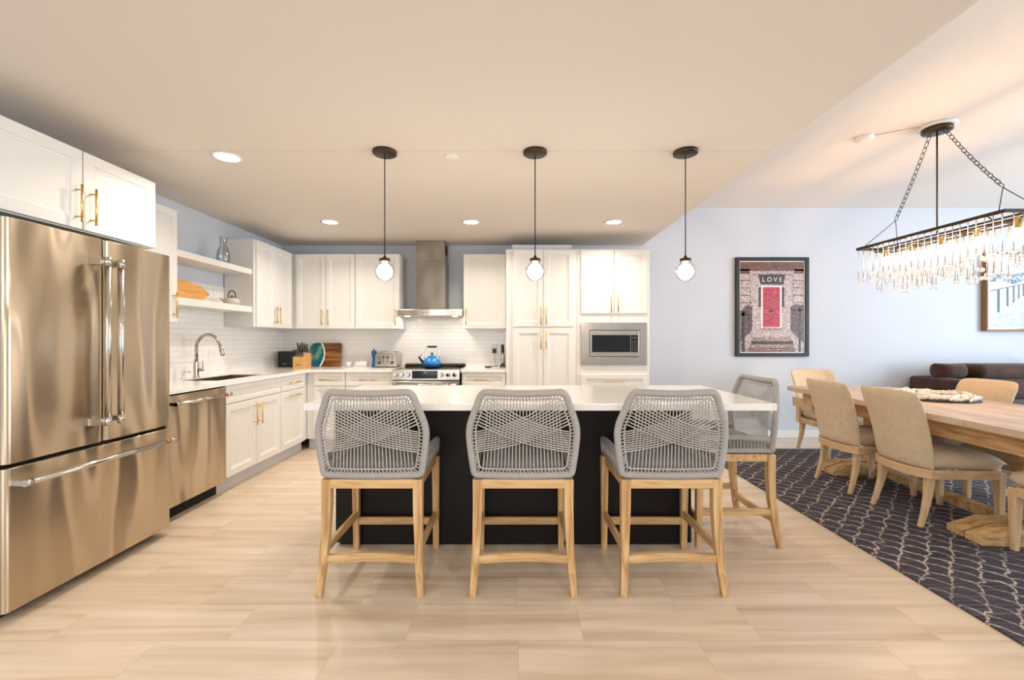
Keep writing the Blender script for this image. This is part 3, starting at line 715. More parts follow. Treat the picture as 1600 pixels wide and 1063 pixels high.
# serving board with resin end
t = thing('serving_board', 'rounded serving board, teal resin at left and dark striped wood at right', 'cutting board', (-2.35, 5.50, Z))
W0, W1, H0, H1 = -2.55, -2.155, 0.0, 0.30
def bedge(n=10):
    pr = []; R = 0.06
    for cx, cy, a0 in ((W1-0.03, H0+0.03, -PI/2), (W1-0.03, H1-0.03, 0), (W0+0.07, H1-0.07, PI/2), (W0+0.07, H0+0.07, PI)):
        r = 0.03 if cx > -2.3 else 0.07
        for i in range(n+1): a = a0+PI/2*i/n; pr.append((cx+r*math.cos(a), cy+r*math.sin(a)))
    return pr
tl = lambda u, v, d: (u, 5.475+0.18*v-d, Z+v*0.985+0.003)
def wave(z): return -2.385+0.045*math.sin(PI*z/0.30)-0.015
def clip(left):
    base = bedge(); out = []
    for (u, v) in base:
        c_ = wave(v)
        if (left and u <= c_) or (not left and u >= c_): out.append((u, v))
    zs = [H0+(H1-H0)*i/14 for i in range(15)]
    seam = [(wave(z), z) for z in zs]
    return out, seam
def piece(left, mat, name):
    zs = [H0+(H1-H0)*i/24 for i in range(25)]
    def ext(z):
        r = 0.07 if left else 0.03; dz = min(z-H0, H1-z)
        ins = 0 if dz >= r else r-math.sqrt(max(0, r*r-(r-dz)**2))
        return (W0+ins) if left else (W1-ins)
    poly = []
    if left: poly = [(ext(z), z) for z in zs][::-1]+[(wave(z)-0.018, z) for z in zs]
    else: poly = [(wave(z)+0.004, z) for z in zs][::-1]+[(ext(z), z) for z in zs]
    return B().prism(poly, tl, 0, 0.02).build(name, mat, t)
piece(True, 'resin', 'resin_end'); piece(False, 'walnut', 'wood_end')
zs = [H0+(H1-H0)*i/24 for i in range(25)]
B().prism([(wave(z)-0.018, z) for z in zs][::-1]+[(wave(z)+0.004, z) for z in zs], tl, 0, 0.02).build('foam_line', 'ceramic_white', t, label='white foam line')
# small white ramekin, butter dish
t = B().lathe([(0.030, Z), (0.036, Z+0.004), (0.040, Z+0.062), (0.037, Z+0.062), (0.033, Z+0.008), (0.001, Z+0.006)], -2.03, 5.42, 24).build('ramekin', 'ceramic_white')
tag(t, 'small plain white pot on the counter, left of the butter dish', 'pot')
t = thing('butter_dish', 'pale glass butter dish on the counter left of the pepper mill', 'butter dish', (-1.86, 5.40, Z))
B().box(-1.955, -1.775, 5.35, 5.45, Z, Z+0.012).build('tray', 'ceramic_white', t, bevel=0.004)
B().box(-1.94, -1.79, 5.36, 5.44, Z+0.012, Z+0.07).build('cover', 'ceramic_white', t, bevel=0.012, seg=3)
B().lathe([(0.006, Z+0.07), (0.009, Z+0.078), (0.011, Z+0.084), (0.004, Z+0.09)], -1.865, 5.40, 12).build('knob', 'ceramic_white', t)
# pepper mill
t = thing('pepper_mill', 'blue pepper mill beside the toaster', 'pepper mill', (-1.70, 5.36, Z))
B().lathe([(0.028, Z), (0.030, Z+0.01), (0.026, Z+0.03), (0.020, Z+0.075), (0.019, Z+0.10), (0.026, Z+0.135), (0.029, Z+0.15), (0.027, Z+0.158)], -1.70, 5.36, 20).build('base', 'blue_mill', t)
B().lathe([(0.027, Z+0.159), (0.031, Z+0.172), (0.031, Z+0.20), (0.026, Z+0.207), (0.010, Z+0.208), (0.008, Z+0.22), (0.012, Z+0.226), (0.002, Z+0.23)], -1.70, 5.36, 20).build('crown', 'blue_mill', t)
# toaster
t = thing('toaster', 'brushed steel four slot toaster between pepper mill and range', 'toaster', (-1.53, 5.38, Z))
pr = [(-1.668, Z+0.012), (-1.398, Z+0.012), (-1.402, Z+0.13)]+[(-1.445+0.043*math.cos(a), Z+0.148+0.043*math.sin(a)) for a in [PI/2*i/5 for i in range(6)]]+[(-1.62-0.043*math.sin(a), Z+0.148+0.043*math.cos(a)) for a in [PI/2*i/5 for i in range(6)]]+[(-1.664, Z+0.13)]
B().prism(pr, lambda u, v, d: (u, d, v), 5.29, 5.52).build('body', 'steel', t, bevel=0.006)
B().box(-1.66, -1.41, 5.30, 5.51, Z, Z+0.013).build('base', 'black_matte', t)
for x in (-1.612, -1.458):
    o = B().lathe([(0.019, 5.289), (0.018, 5.274), (0.012, 5.272)][::-1], x, 0, 20, axis='y', cz=Z+0.062).build('knob', 'black_matte', t)
    B().box(x-0.002, x+0.002, 5.270, 5.273, Z+0.062, Z+0.076).build('pointer', 'ceramic_white', o)
for x in (-1.562, -1.512):
    B().box(x-0.002, x+0.002, 5.2885, 5.2905, Z+0.055, Z+0.15).build('lever_slot', 'vent_black', t)
    B().box(x-0.014, x+0.014, 5.268, 5.289, Z+0.118, Z+0.132).build('lever', 'black_matte', t, bevel=0.003)
for x in (-1.612, -1.458):
    for i in range(3): B().box(x-0.006, x+0.006, 5.287, 5.290, Z+0.10+i*0.016, Z+0.108+i*0.016).build('button', 'black_matte', t)
for x in (-1.62, -1.575, -1.50, -1.455): B().box(x, x+0.022, 5.33, 5.49, Z+0.1905, Z+0.1922).build('slot', 'vent_black', t)
# kettle
KX, KY, KZ = -0.965, 5.25, 0.9215
t = thing('kettle', 'blue enamel whistling kettle with black handle on the cooktop', 'kettle', (KX, KY, KZ))
body = B(); NP = 20
prof = [(0.078, 0), (0.084, 0.006), (0.088, 0.02), (0.104, 0.03), (0.108, 0.052), (0.102, 0.078), (0.085, 0.10), (0.066, 0.115), (0.060, 0.118)]
body.lathe([(r, KZ+z) for r, z in prof], KX, KY, 32).build('body', 'blue_enamel', t)
B().lathe([(0.060, KZ+0.118), (0.054, KZ+0.128), (0.035, KZ+0.140), (0.012, KZ+0.146)], KX, KY, 28).build('lid', 'blue_enamel', t)
B().lathe([(0.006, KZ+0.145), (0.008, KZ+0.152), (0.015, KZ+0.165), (0.015, KZ+0.172), (0.004, KZ+0.175)], KX, KY, 14).build('lid_knob', 'black_matte', t)
B().lathe([(0.079, KZ-0.0), (0.089, KZ+0.004), (0.089, KZ+0.019), (0.087, KZ+0.0195)], KX, KY, 32).build('foot_band', 'navy_enamel', t)
B().tube([(KX-0.095, KY-0.01, KZ+0.055), (KX-0.125, KY-0.02, KZ+0.085), (KX-0.145, KY-0.025, KZ+0.115)], [0.022, 0.015, 0.010], 12).build('spout', 'navy_enamel', t)
mb = B(); mb.tube([(KX-0.138, KY-0.024, KZ+0.108), (KX-0.155, KY-0.027, KZ+0.128)], 0.013, 10); mb.tube([(KX-0.132, KY-0.022, KZ+0.13), (KX-0.125, KY-0.02, KZ+0.15), (KX-0.13, KY-0.022, KZ+0.162)], 0.004, 8); mb.build('whistle', 'black_matte', t)
mb = B()
for s in (-1, 1): mb.tube([(KX+s*0.088, KY, KZ+0.095), (KX+s*0.092, KY, KZ+0.14), (KX+s*0.085, KY, KZ+0.20), (KX+s*0.068, KY, KZ+0.238), (KX+s*0.045, KY, KZ+0.246)], 0.003, 8)
h = mb.build('handle_frame', 'chrome', t)
B().tube([(KX-0.056, KY, KZ+0.246), (KX-0.05, KY, KZ+0.247), (KX+0.05, KY, KZ+0.247), (KX+0.056, KY, KZ+0.246)], [0.009, 0.0125, 0.0125, 0.009], 12).build('handle_grip', 'black_matte', t)
# spoon rest right of the range
t = thing('spoon_rest', 'small dark blue spoon rest lying on the counter right of the range', 'spoon rest', (-0.26, 5.30, Z))
mb = B(); mb.lathe([(0.001, Z+0.006), (0.030, Z+0.005), (0.034, Z+0.0), (0.036, Z), (0.047, Z+0.016), (0.043, Z+0.017), (0.033, Z+0.011), (0.001, Z+0.010)], -0.29, 5.28, 24)
mb.build('bowl', 'slate_blue', t)
B().tube([(-0.255, 5.285, Z+0.013), (-0.22, 5.30, Z+0.015), (-0.19, 5.31, Z+0.017), (-0.178, 5.314, Z+0.017)], [0.011, 0.013, 0.014, 0.008], 10, flat=0.4, up=(0, 1, 0)).build('rest_handle', 'slate_blue', t)
# outlets
t = thing('wall_outlet', 'white wall outlet with a black charger plugged in, beside the pantry', 'outlet', (-0.225, WB-0.012, 1.13))
B().box(-0.262, -0.188, WB-0.016, WB-0.008, 1.07, 1.19).build('plate', 'mat_white', t, bevel=0.002)
mb = B(); mb.box(-0.242, -0.208, WB-0.018, WB-0.016, 1.135, 1.175); mb.box(-0.242, -0.208, WB-0.018, WB-0.016, 1.085, 1.125); mb.build('sockets', 'ceramic_white', t)
o = thing('charger', 'black charger plugged into the outlet, grey cord to the bottle opener', 'charger', (-0.225, WB-0.05, 1.11))
B().box(-0.247, -0.203, WB-0.07, WB-0.0185, 1.085, 1.14).build('plug', 'black_matte', o, bevel=0.004)
B().tube([(-0.225, WB-0.045, 1.087), (-0.226, WB-0.05, 1.04), (-0.222, WB-0.07, 0.985), (-0.20, WB-0.10, 0.945), (-0.165, WB-0.13, 0.924), (-0.145, WB-0.15, 0.921)], 0.0025, 6).build('cord', 'steel_dark', o)
t = thing('wall_outlet', 'white wall outlet on the left splashback, right of the faucet', 'outlet', (WL+0.01, 4.25, 1.12))
B().box(WL+0.008, WL+0.014, 4.21, 4.325, 1.08, 1.155).build('plate', 'mat_white', t, bevel=0.002)
mb = B(); mb.box(WL+0.014, WL+0.016, 4.225, 4.26, 1.10, 1.135); mb.box(WL+0.014, WL+0.016, 4.275, 4.31, 1.10, 1.135); mb.build('sockets', 'ceramic_white', t)
# wine opener
t = thing('wine_opener', 'black and silver electric bottle opener standing in its dock by the pantry', 'bottle opener', (-0.115, 5.38, Z))
B().hull8([(-0.155, 5.34, Z), (-0.078, 5.34, Z), (-0.078, 5.42, Z), (-0.155, 5.42, Z)], [(-0.143, 5.355, Z+0.03), (-0.085, 5.355, Z+0.03), (-0.085, 5.415, Z+0.03), (-0.143, 5.415, Z+0.03)]).build('dock', 'black_matte', t, bevel=0.003)
B().hull8([(-0.14, 5.40, Z+0.03), (-0.088, 5.40, Z+0.03), (-0.088, 5.418, Z+0.03), (-0.14, 5.418, Z+0.03)], [(-0.122, 5.40, Z+0.13), (-0.09, 5.40, Z+0.13), (-0.09, 5.418, Z+0.13), (-0.122, 5.418, Z+0.13)]).build('dock_back', 'black_matte', t)
B().tube([(-0.114, 5.38, Z+0.03), (-0.114, 5.38, Z+0.175)], [0.023, 0.018], 16).build('sleeve', 'steel', t)
B().tube([(-0.114, 5.38, Z+0.175), (-0.115, 5.38, Z+0.20), (-0.117, 5.38, Z+0.275), (-0.117, 5.38, Z+0.28)], [0.018, 0.02, 0.0175, 0.012], 16).build('grip', 'black_gloss', t)

# ---- shelf things
t = thing('glass_carafe', 'clear glass carafe standing on the upper floating shelf', 'carafe', (-2.72, 4.10, 1.9725))
z = 1.9725
B().lathe([(0.001, z+0.004), (0.052, z), (0.057, z+0.01), (0.058, z+0.06), (0.050, z+0.11), (0.030, z+0.165), (0.027, z+0.19), (0.032, z+0.235), (0.038, z+0.247), (0.035, z+0.247), (0.029, z+0.233), (0.024, z+0.19), (0.027, z+0.165), (0.047, z+0.108), (0.054, z+0.06), (0.053, z+0.012), (0.001, z+0.009)], -2.72, 4.10, 28).build('bottle', 'bottle_glass', t)
t = thing('surfboard_board', 'golden wooden surfboard shaped board leaning on the wall over the lower shelf', 'serving board', (-2.86, 3.76, 1.592))
def sb(u): return 0.093*(max(0, 1-abs(u)**2.3))**0.62
us = [math.sin(PI/2*(-1+2*i/28)) for i in range(29)]
poly = [(u*0.335, sb(u)) for u in us]+[(u*0.335, -sb(u)) for u in us[::-1][1:-1]]
F2 = lambda u, v, d: (-2.905+0.0+d*0.97-0.24*(v-0.093)+0.012, 3.765+u, 1.594+(v+0.093)*0.965+0.0)
o = B().prism(poly, F2, 0, 0.014).build('board', 'bamboo', t)
mb = B(); mb.prism([(-0.10, -0.0012), (0.325, -0.0012), (0.325, 0.0012), (-0.10, 0.0012)], F2, 0.0138, 0.0147); mb.build('centre_stripe', 'walnut', o)
mb = B(); mb.prism(arc(-0.125, 0.0, 0.011, 0, 2*PI, 14)[:-1], F2, 0.0138, 0.0155); mb.prism(arc(-0.105, 0.002, 0.008, 0, 2*PI, 14)[:-1], F2, 0.0138, 0.0156); mb.build('emblem', 'walnut', o)
B().prism([(0.323, -0.012), (0.338, -0.012), (0.338, 0.004), (0.323, 0.004)], F2, -0.001, 0.0145).build('tail_tip', 'walnut', o)
t = thing('teapot', 'small cream teapot with a black arched handle on the lower shelf', 'teapot', (-2.73, 4.24, 1.592))
z = 1.592
B().lathe([(0.045, z), (0.060, z+0.006), (0.073, z+0.028), (0.068, z+0.05), (0.045, z+0.066), (0.032, z+0.069)], -2.73, 4.24, 28).build('body', 'ceramic_cream', t)
B().lathe([(0.034, z+0.069), (0.030, z+0.074), (0.008, z+0.078), (0.006, z+0.084), (0.010, z+0.090), (0.003, z+0.094)], -2.73, 4.24, 20).build('lid', 'iron', t)
B().tube([(-2.73+0.036*math.cos(a), 4.24, z+0.088+0.050*math.sin(a)) for a in [PI*i/16 for i in range(17)]], 0.0048, 8).build('handle', 'black_matte', t)
mb = B(); mb.tube([(-2.766, 4.24, z+0.062), (-2.766, 4.24, z+0.092)], 0.0045, 8); mb.tube([(-2.694, 4.24, z+0.062), (-2.694, 4.24, z+0.092)], 0.0045, 8); mb.build('handle_lug', 'black_matte', t)
B().tube([(-2.79, 4.22, z+0.035), (-2.815, 4.21, z+0.055), (-2.825, 4.205, z+0.066)], [0.014, 0.009, 0.007], 10).build('spout', 'ceramic_cream', t)

# ================================================================ CEILING LIGHTS AND PENDANTS
for (x, y), lab in (((-1.88, 2.87), 'round recessed ceiling light nearest the over-fridge cabinet'), ((-1.86, 4.45), 'round recessed ceiling light in front of the left corner cabinets'),
                    ((-0.42, 4.45), 'round recessed ceiling light in front of the range hood'), ((1.04, 4.45), 'round recessed ceiling light in front of the microwave cabinet')):
    t = thing('recessed_light', lab, 'ceiling light', (x, y, KC), 'recessed ceiling lights')
    B().lathe([(0.072, KC-0.001), (0.092, KC-0.001), (0.094, KC-0.004), (0.078, KC-0.009), (0.072, KC-0.006)], x, y, 32, cap=False).build('trim_ring', 'trim_white', t)
    B().lathe([(0.0, KC-0.005), (0.0735, KC-0.005)], x, y, 32, cap=False).build('lens', 'downlight_glow', t, fix=False)
    area('recessed_lamp', (x, y, KC-0.012), (0, 0, 0), 0.14, 0.14, 9.5, (1.0, 0.90, 0.78), 'DISK', math.radians(140))
for x in (-1.88, -0.42, 1.04):  # unseen extra ceiling lights, added to brighten floor and ceiling
    for y in (0.2, -1.8):
        t = thing('recessed_light', 'added recessed ceiling light, unseen above and behind the camera', 'ceiling light', (x, y, KC), 'added recessed ceiling lights above and behind the camera')
        B().lathe([(0.072, KC-0.001), (0.092, KC-0.001), (0.094, KC-0.004), (0.078, KC-0.009), (0.072, KC-0.006)], x, y, 32, cap=False).build('trim_ring', 'trim_white', t)
        B().lathe([(0.0, KC-0.005), (0.0735, KC-0.005)], x, y, 32, cap=False).build('lens', 'downlight_glow', t, fix=False)
        area('recessed_lamp', (x, y, KC-0.012), (0, 0, 0), 0.14, 0.14, 9, (1.0, 0.93, 0.84), 'DISK')
t = B().lathe([(0.001, KC-0.006), (0.042, KC-0.006), (0.046, KC-0.004), (0.046, KC)], -0.40, 2.87, 28).build('sprinkler_cover', 'ceiling_paint_dining')
tag(t, 'small round white sprinkler cover on the kitchen ceiling between two pendants', 'sprinkler cover')

for x, lab in ((-0.816, 'leftmost globe pendant light over the island, above the first stool'), (0.148, 'middle globe pendant light over the island'), (1.112, 'rightmost globe pendant light, in front of the pale blue wall')):
    t = thing('pendant_light', lab, 'pendant light', (x, 2.79, 1.69), 'globe pendants over the island')
    y = 2.79; gz = 1.689
    B().lathe([(0.001, KC-0.022), (0.070, KC-0.022), (0.076, KC-0.018), (0.076, KC)], x, y, 32).build('canopy', 'bronze', t)
    B().tube([(x, y, KC-0.02), (x, y, gz+0.09)], 0.0035, 8).build('cord', 'black_matte', t)
    B().lathe([(0.005, gz+0.105), (0.010, gz+0.095), (0.011, gz+0.086), (0.034, gz+0.083), (0.035, gz+0.064), (0.020, gz+0.060)], x, y, 24).build('cap', 'bronze', t)
    B().sphere((x, y, gz), 0.062, 28, 18).build('globe', 'globe_glass', t)
    mb = B(); rr = 0.049; mb.sphere((x, y, gz-0.004), rr, 20, 12); mb.lathe([(0.014, gz+0.025), (0.014, gz+0.06)], x, y, 12); mb.build('bulb', 'bulb_white', t)

# smoke detector, raceway, chandelier
t = B().lathe([(0.001, DC-0.035), (0.045, DC-0.035), (0.060, DC-0.028), (0.066, DC-0.010), (0.070, DC)], 2.93, 3.62, 32).build('smoke_detector', 'trim_white')
tag(t, 'round white smoke detector on the dining ceiling left of the chandelier mount', 'smoke detector')
t = B().tube([(2.985, 3.58, DC-0.005), (3.228, 3.452, DC-0.005)], 0.005, 6).build('wire_cover', 'trim_white')
tag(t, 'thin white wire cover on the ceiling from smoke detector to chandelier mount', 'wire cover')

CX, CY, CZ = 3.35, 3.43, 2.09
t = thing('chandelier', 'long rectangular bronze chandelier with glass ball drops, hanging on chains over the dining table', 'chandelier', (CX, CY, CZ))
B().lathe([(0.001, DC-0.02), (0.115, DC-0.02), (0.120, DC-0.015), (0.120, DC)], CX, CY, 36).build('ceiling_plate', 'trim_white', t, label='white ceiling plate')
B().lathe([(0.001, DC-0.052), (0.090, DC-0.052), (0.095, DC-0.046), (0.095, DC-0.02)], CX, CY, 36).build('canopy', 'bronze', t)
HX, Y0, Y1 = 0.15, 2.82, 4.04
mb = B()
for x in (CX-HX, CX+HX): mb.box(x-0.006, x+0.006, Y0, Y1, CZ-0.012, CZ+0.012)
for y in (Y0, Y1): mb.box(CX-HX+0.006, CX+HX-0.006, y-0.006 if y == Y1 else y, y if y == Y1 else y+0.012, CZ-0.012, CZ+0.012)
mb.build('frame', 'bronze', t)
mb = B()
for x in (CX-0.075, CX+0.075): mb.box(x-0.005, x+0.005, Y0+0.12, Y1-0.12, CZ-0.055, CZ-0.043)
for y in (Y0+0.12, Y0+0.42, Y1-0.42, Y1-0.12):
    mb.box(CX-0.08, CX+0.08, y-0.005, y+0.005, CZ-0.055, CZ-0.043)
for y in (Y0+0.12, Y1-0.12):
    for x in (CX-0.075, CX+0.075): mb.tube([(x, y, CZ-0.05), (CX+(HX if x > CX else -HX)*0.97, y, CZ)], 0.004, 6)
mb.box(CX-0.006, CX+0.006, Y0+0.01, Y1-0.01, CZ-0.014, CZ-0.002); mb.build('inner_frame', 'bronze', t)
B().tube([(CX, CY, DC-0.05), (CX, CY, CZ-0.005)], 0.0055, 8).build('stem', 'bronze', t)
def chain(p0, p1):
    p0, p1 = Vector(p0), Vector(p1); L = (p1-p0).length; n = int(L/0.038); d = (p1-p0)/n; dn = d.normalized()
    sg = Vector((1, 0, 0)); sg = (sg-dn*sg.dot(dn)).normalized(); o2 = dn.cross(sg); mb = B()
    for i in range(n):
        c = p0+d*(i+0.5)-Vector((0, 0, 0.02))*math.sin(PI*(i+0.5)/n); w = sg if i % 2 else o2; w = (w*0.9+(o2 if i % 2 else sg)*0.3).normalized()
        pts = []
        for j in range(12):
            a = 2*PI*j/12; pts.append(c+dn*(math.sin(a)*0.026)+w*(math.cos(a)*0.011))
        mb.tube(pts, 0.0026, 6, closed=True)
    return mb
for sy, hy, ey in ((1, 3.80, 3.95), (-1, 2.97, 2.86)):
    chain((CX, CY+sy*0.06, DC-0.055), (CX, hy, 2.30)).build('chain', 'bronze', t)
    mb = B()
    for s in (-1, 1): mb.tube([(CX, hy, 2.292), (CX+s*HX, ey, CZ+0.01)], 0.003, 6)
    mb.build('hanger', 'bronze', t)
for i in range(5):
    y = 2.88+i*0.255
    mb = B(); mb.lathe([(0.010, CZ-0.03), (0.017, CZ-0.034), (0.017, CZ-0.095), (0.020, CZ-0.10)], CX, y, 16); mb.tube([(CX, y, CZ-0.035), (CX, y, CZ-0.005)], 0.006, 8); mb.build('socket', 'brass', t)
    B().lathe([(0.011, CZ-0.10), (0.014, CZ-0.11), (0.023, CZ-0.135), (0.024, CZ-0.15), (0.015, CZ-0.168), (0.001, CZ-0.174)], CX, y, 16).build('bulb', 'bulb_warm', t)
rnd = random.Random(3)
drops = []
for i in range(23):
    y = Y0+0.02+(Y1-Y0-0.04)*i/22
    for x in (CX-HX, CX+HX): drops.append((x, y, CZ-0.012, 0.255+rnd.uniform(-0.035, 0.03)))
for i in range(1, 5):
    x = CX-HX+2*HX*i/5
    for y in (Y0+0.006, Y1-0.006): drops.append((x, y, CZ-0.012, 0.255+rnd.uniform(-0.03, 0.03)))
for i in range(23):
    y = Y0+0.14+(Y1-Y0-0.28)*i/22
    for x in (CX-0.075, CX+0.075): drops.append((x, y, CZ-0.055, 0.30+rnd.uniform(-0.05, 0.05)))
dm = B(); dm.tube([(0, 0, 0), (0, 0, -1)], 0.0028, 6)
base = {}
for k in range(8):
    L = 0.20+0.02*k
    mb = B(); mb.tube([(0, 0, 0), (0, 0, -L)], 0.0026, 6); mb.sphere((0, 0, -L-0.014), 0.0175, 12, 8)
    base[k] = mb
meshes = {}
for x, y, z, L in drops[:100]:
    k = max(0, min(7, round((L-0.20)/0.02)))
    if k not in meshes:
        o = base[k].build('crystal_drop', 'crystal'); o.parent = t; meshes[k] = o.data
    else:
        o = bpy.data.objects.new('crystal_drop', meshes[k]); col.objects.link(o); o.parent = t
    o.location = (x-CX, y-CY, z-CZ)

# ================================================================ BAR STOOLS
def rear_leg(s):
    pts = [((s*0.247), -0.245, 0.0), (s*0.238, -0.225, 0.12), (s*0.230, -0.205, 0.28), (s*0.226, -0.20, 0.42), (s*0.226, -0.20, 0.56)]
    mb = B(); w = [0.016, 0.018, 0.020, 0.0225, 0.0235]
    prev = None; vs = []
    for (x, y, z), h in zip(pts, w): vs += [(x-h, y-h, z), (x+h, y-h, z), (x+h, y+h, z), (x-h, y+h, z)]
    fs = [(3, 2, 1, 0), (16, 17, 18, 19)]
    for i in range(4):
        for j in range(4): fs.append((i*4+j, i*4+(j+1) % 4, i*4+4+(j+1) % 4, i*4+4+j))
    return mb.add(vs, fs)
def front_leg(s):
    mb = B(); h0, h1 = 0.016, 0.022; x, y = s*0.238, 0.242
    return mb.hull8([(x-h0, y-h0, 0), (x+h0, y-h0, 0), (x+h0, y+h0, 0), (x-h0, y+h0, 0)], [(x-h1, y-h1-0.01, 0.56), (x+h1, y-h1-0.01, 0.56), (x+h1, y+h1-0.01, 0.56), (x-h1, y+h1-0.01, 0.56)])
def by(x, z):                 # depth of the back plane at width x, height z
    lean = -0.198-0.012*max(0, (z-0.6)/0.2) - 0.10*max(0, z-0.80)
    return lean-0.022*(1-(x/0.26)**2)
def outline(ins, n=150):
    C = [(-0.238, 0.585), (0.238, 0.585), (0.262-0.006, 0.70), (0.266, 0.81), (0.206, 0.975), (0.188, 0.992), (0.0, 0.984), (-0.188, 0.992), (-0.206, 0.975), (-0.266, 0.81), (-0.262+0.006, 0.70)]
    rad = [0.02, 0.02, 0.06, 0.05, 0.04, 0.03, 0.2, 0.03, 0.04, 0.05, 0.06]
    # inset towards centre, then resample with rounded corners
    P = [Vector((x, z, 0)) for x, z in C]; k = len(P)
    if ins:
        Q = []
        for i in range(k):
            a, p, b = P[i-1], P[i], P[(i+1) % k]
            d1 = (p-a).normalized(); d2 = (b-p).normalized(); n1 = Vector((-d1.y, d1.x, 0)); n2 = Vector((-d2.y, d2.x, 0))
            nn = (n1+n2).normalized(); Q.append(p+nn*ins/max(0.4, nn.dot(n1)))
        P = Q
    out = []
    for i in range(k):
        a, p, b = P[i-1], P[i], P[(i+1) % k]
        r = min(rad[i], (p-a).length*0.45, (b-p).length*0.45)
        s, e = p+(a-p).normalized()*r, p+(b-p).normalized()*r
        for j in range(7):
            tt = j/6; out.append(s*(1-tt)**2+p*2*tt*(1-tt)+e*tt*tt)
    # even resample
    L = [0]
    for i in range(len(out)): L.append(L[-1]+(out[(i+1) % len(out)]-out[i]).length)
    tot = L[-1]; res = []; j = 0
    for i in range(n):
        d = tot*i/n
        while L[j+1] < d: j += 1
        tt = (d-L[j])/max(1e-9, L[j+1]-L[j]); res.append(out[j].lerp(out[(j+1) % len(out)], tt))
    return [(p.x, p.y) for p in res]
stool = thing('bar_stool', 'x', 'bar stool', (0, 0, 0), 'grey rope-back bar stools round the island')
for s in (-1, 1):
    rear_leg(s).build('leg', 'oak', stool, bevel=0.003, seg=2)
    front_leg(s).build('leg', 'oak', stool, bevel=0.003, seg=2)
mb = B()
mb.box(-0.204, 0.204, -0.222, -0.190, 0.517, 0.562); mb.box(-0.216, 0.216, 0.215, 0.245, 0.517, 0.562)
for s in (-1, 1): mb.box(s*0.226-0.016, s*0.226+0.016, -0.176, 0.210, 0.517, 0.562)
mb.build('seat_rail', 'oak_x', stool, bevel=0.002)
def curved_bar(p0, p1, sag, hz, hy, n=10):     # bar along x with a slight bow in y
    vs = []; fs = []
    for i in range(n+1):
        tt = i/n; x = p0[0]+(p1[0]-p0[0])*tt; y = p0[1]+(p1[1]-p0[1])*tt+sag*math.sin(PI*tt); z = p0[2]
        vs += [(x, y-hy, z-hz), (x, y+hy, z-hz), (x, y+hy, z+hz), (x, y-hy, z+hz)]
    for i in range(n):
        for j in range(4): fs.append((i*4+j, i*4+(j+1) % 4, i*4+4+(j+1) % 4, i*4+4+j))
    fs += [(3, 2, 1, 0), (n*4, n*4+1, n*4+2, n*4+3)]
    return B().add(vs, fs)
curved_bar((-0.222, -0.216, 0.168), (0.222, -0.216, 0.168), 0.022, 0.021, 0.011).build('stretcher', 'oak_x', stool, bevel=0.002)
B().box(-0.222, 0.222, 0.228, 0.25, 0.148, 0.19).build('stretcher', 'oak_x', stool, bevel=0.002)
for s in (-1, 1): B().hull8([(s*0.234-0.010, -0.21, 0.19), (s*0.234+0.010, -0.21, 0.19), (s*0.234+0.010, 0.226, 0.19), (s*0.234-0.010, 0.226, 0.19)], [(s*0.234-0.010, -0.21, 0.232), (s*0.234+0.010, -0.21, 0.232), (s*0.234+0.010, 0.226, 0.232), (s*0.234-0.010, 0.226, 0.232)]).build('stretcher', 'oak_y', stool, bevel=0.002)
# rope wound frame of the backrest
NF = 420; ol = outline(-0.004, NF)
mb = B(); mb.tube([(x, by(x, z), z) for x, z in ol], [0.0185 if i % 2 else 0.0168 for i in range(NF)], 10, closed=True, flat=1.0, up=(0, 1, 0))
mb.build('back_frame', 'rope_wrap', stool)
inner = outline(0.027, 240)
wv = B(); wv.tube([(x, by(x, z), z) for x, z in inner], 0.0042, 6, closed=True, up=(0, 1, 0))
P0 = outline(0.010, 180)
for i in range(180):           # short loops tying the inner band to the frame
    x, z = P0[i]; j = int(i*240/180) % 240; x2, z2 = inner[j]
    if abs(x-x2)+abs(z-z2) < 0.08 and i % 2 == 0: wv.tube([(x, by(x, z)-0.010, z), (x2, by(x2, z2)-0.002, z2)], 0.0028, 5, cap=False)
def interior(zfrac, s):        # point on the inner side edge at height z
    zz = zfrac
    pts = [(0.585, 0.222), (0.70, 0.226), (0.81, 0.236), (0.90, 0.203), (0.965, 0.176)]
    for (za, xa), (zb, xb) in zip(pts, pts[1:]):
        if za <= zz <= zb: return s*(xa+(xb-xa)*(zz-za)/(zb-za))
    return s*0.176
# upright strands in two layers
for i in range(23):
    u = -1+2*i/22; xb = u*0.200; xt = u*0.172
    wv.tube([(xb+(xt-xb)*k/4, by(xb+(xt-xb)*k/4, 0.60+0.375*k/4)+0.010, 0.60+0.368*k/4) for k in range(5)], 0.0031, 5, cap=False)
# crossing fans: high side spread wide, low side gathered
for s in (-1, 1):
    for i in range(10):
        zh = 0.835+0.135*(i/9); xh = interior(min(zh, 0.965), s)
        if i == 9: xh = s*0.165; zh = 0.968
        zl = 0.695+0.100*(i/9); xl = interior(zl, -s)
        off = -0.008 if s < 0 else -0.001
        pts = []
        for k in range(7):
            tt = k/6; x = xh+(xl-xh)*tt; zlin = zh+(zl-zh)*tt
            bow = -0.030*math.sin(PI*tt)*(0.6+0.4*i/9)
            z = zlin+bow; pts.append((x, by(x, z)+off, z))
        wv.tube(pts, 0.0032, 5, cap=False)
wv.build('rope_weave', 'rope', stool, fix=False)
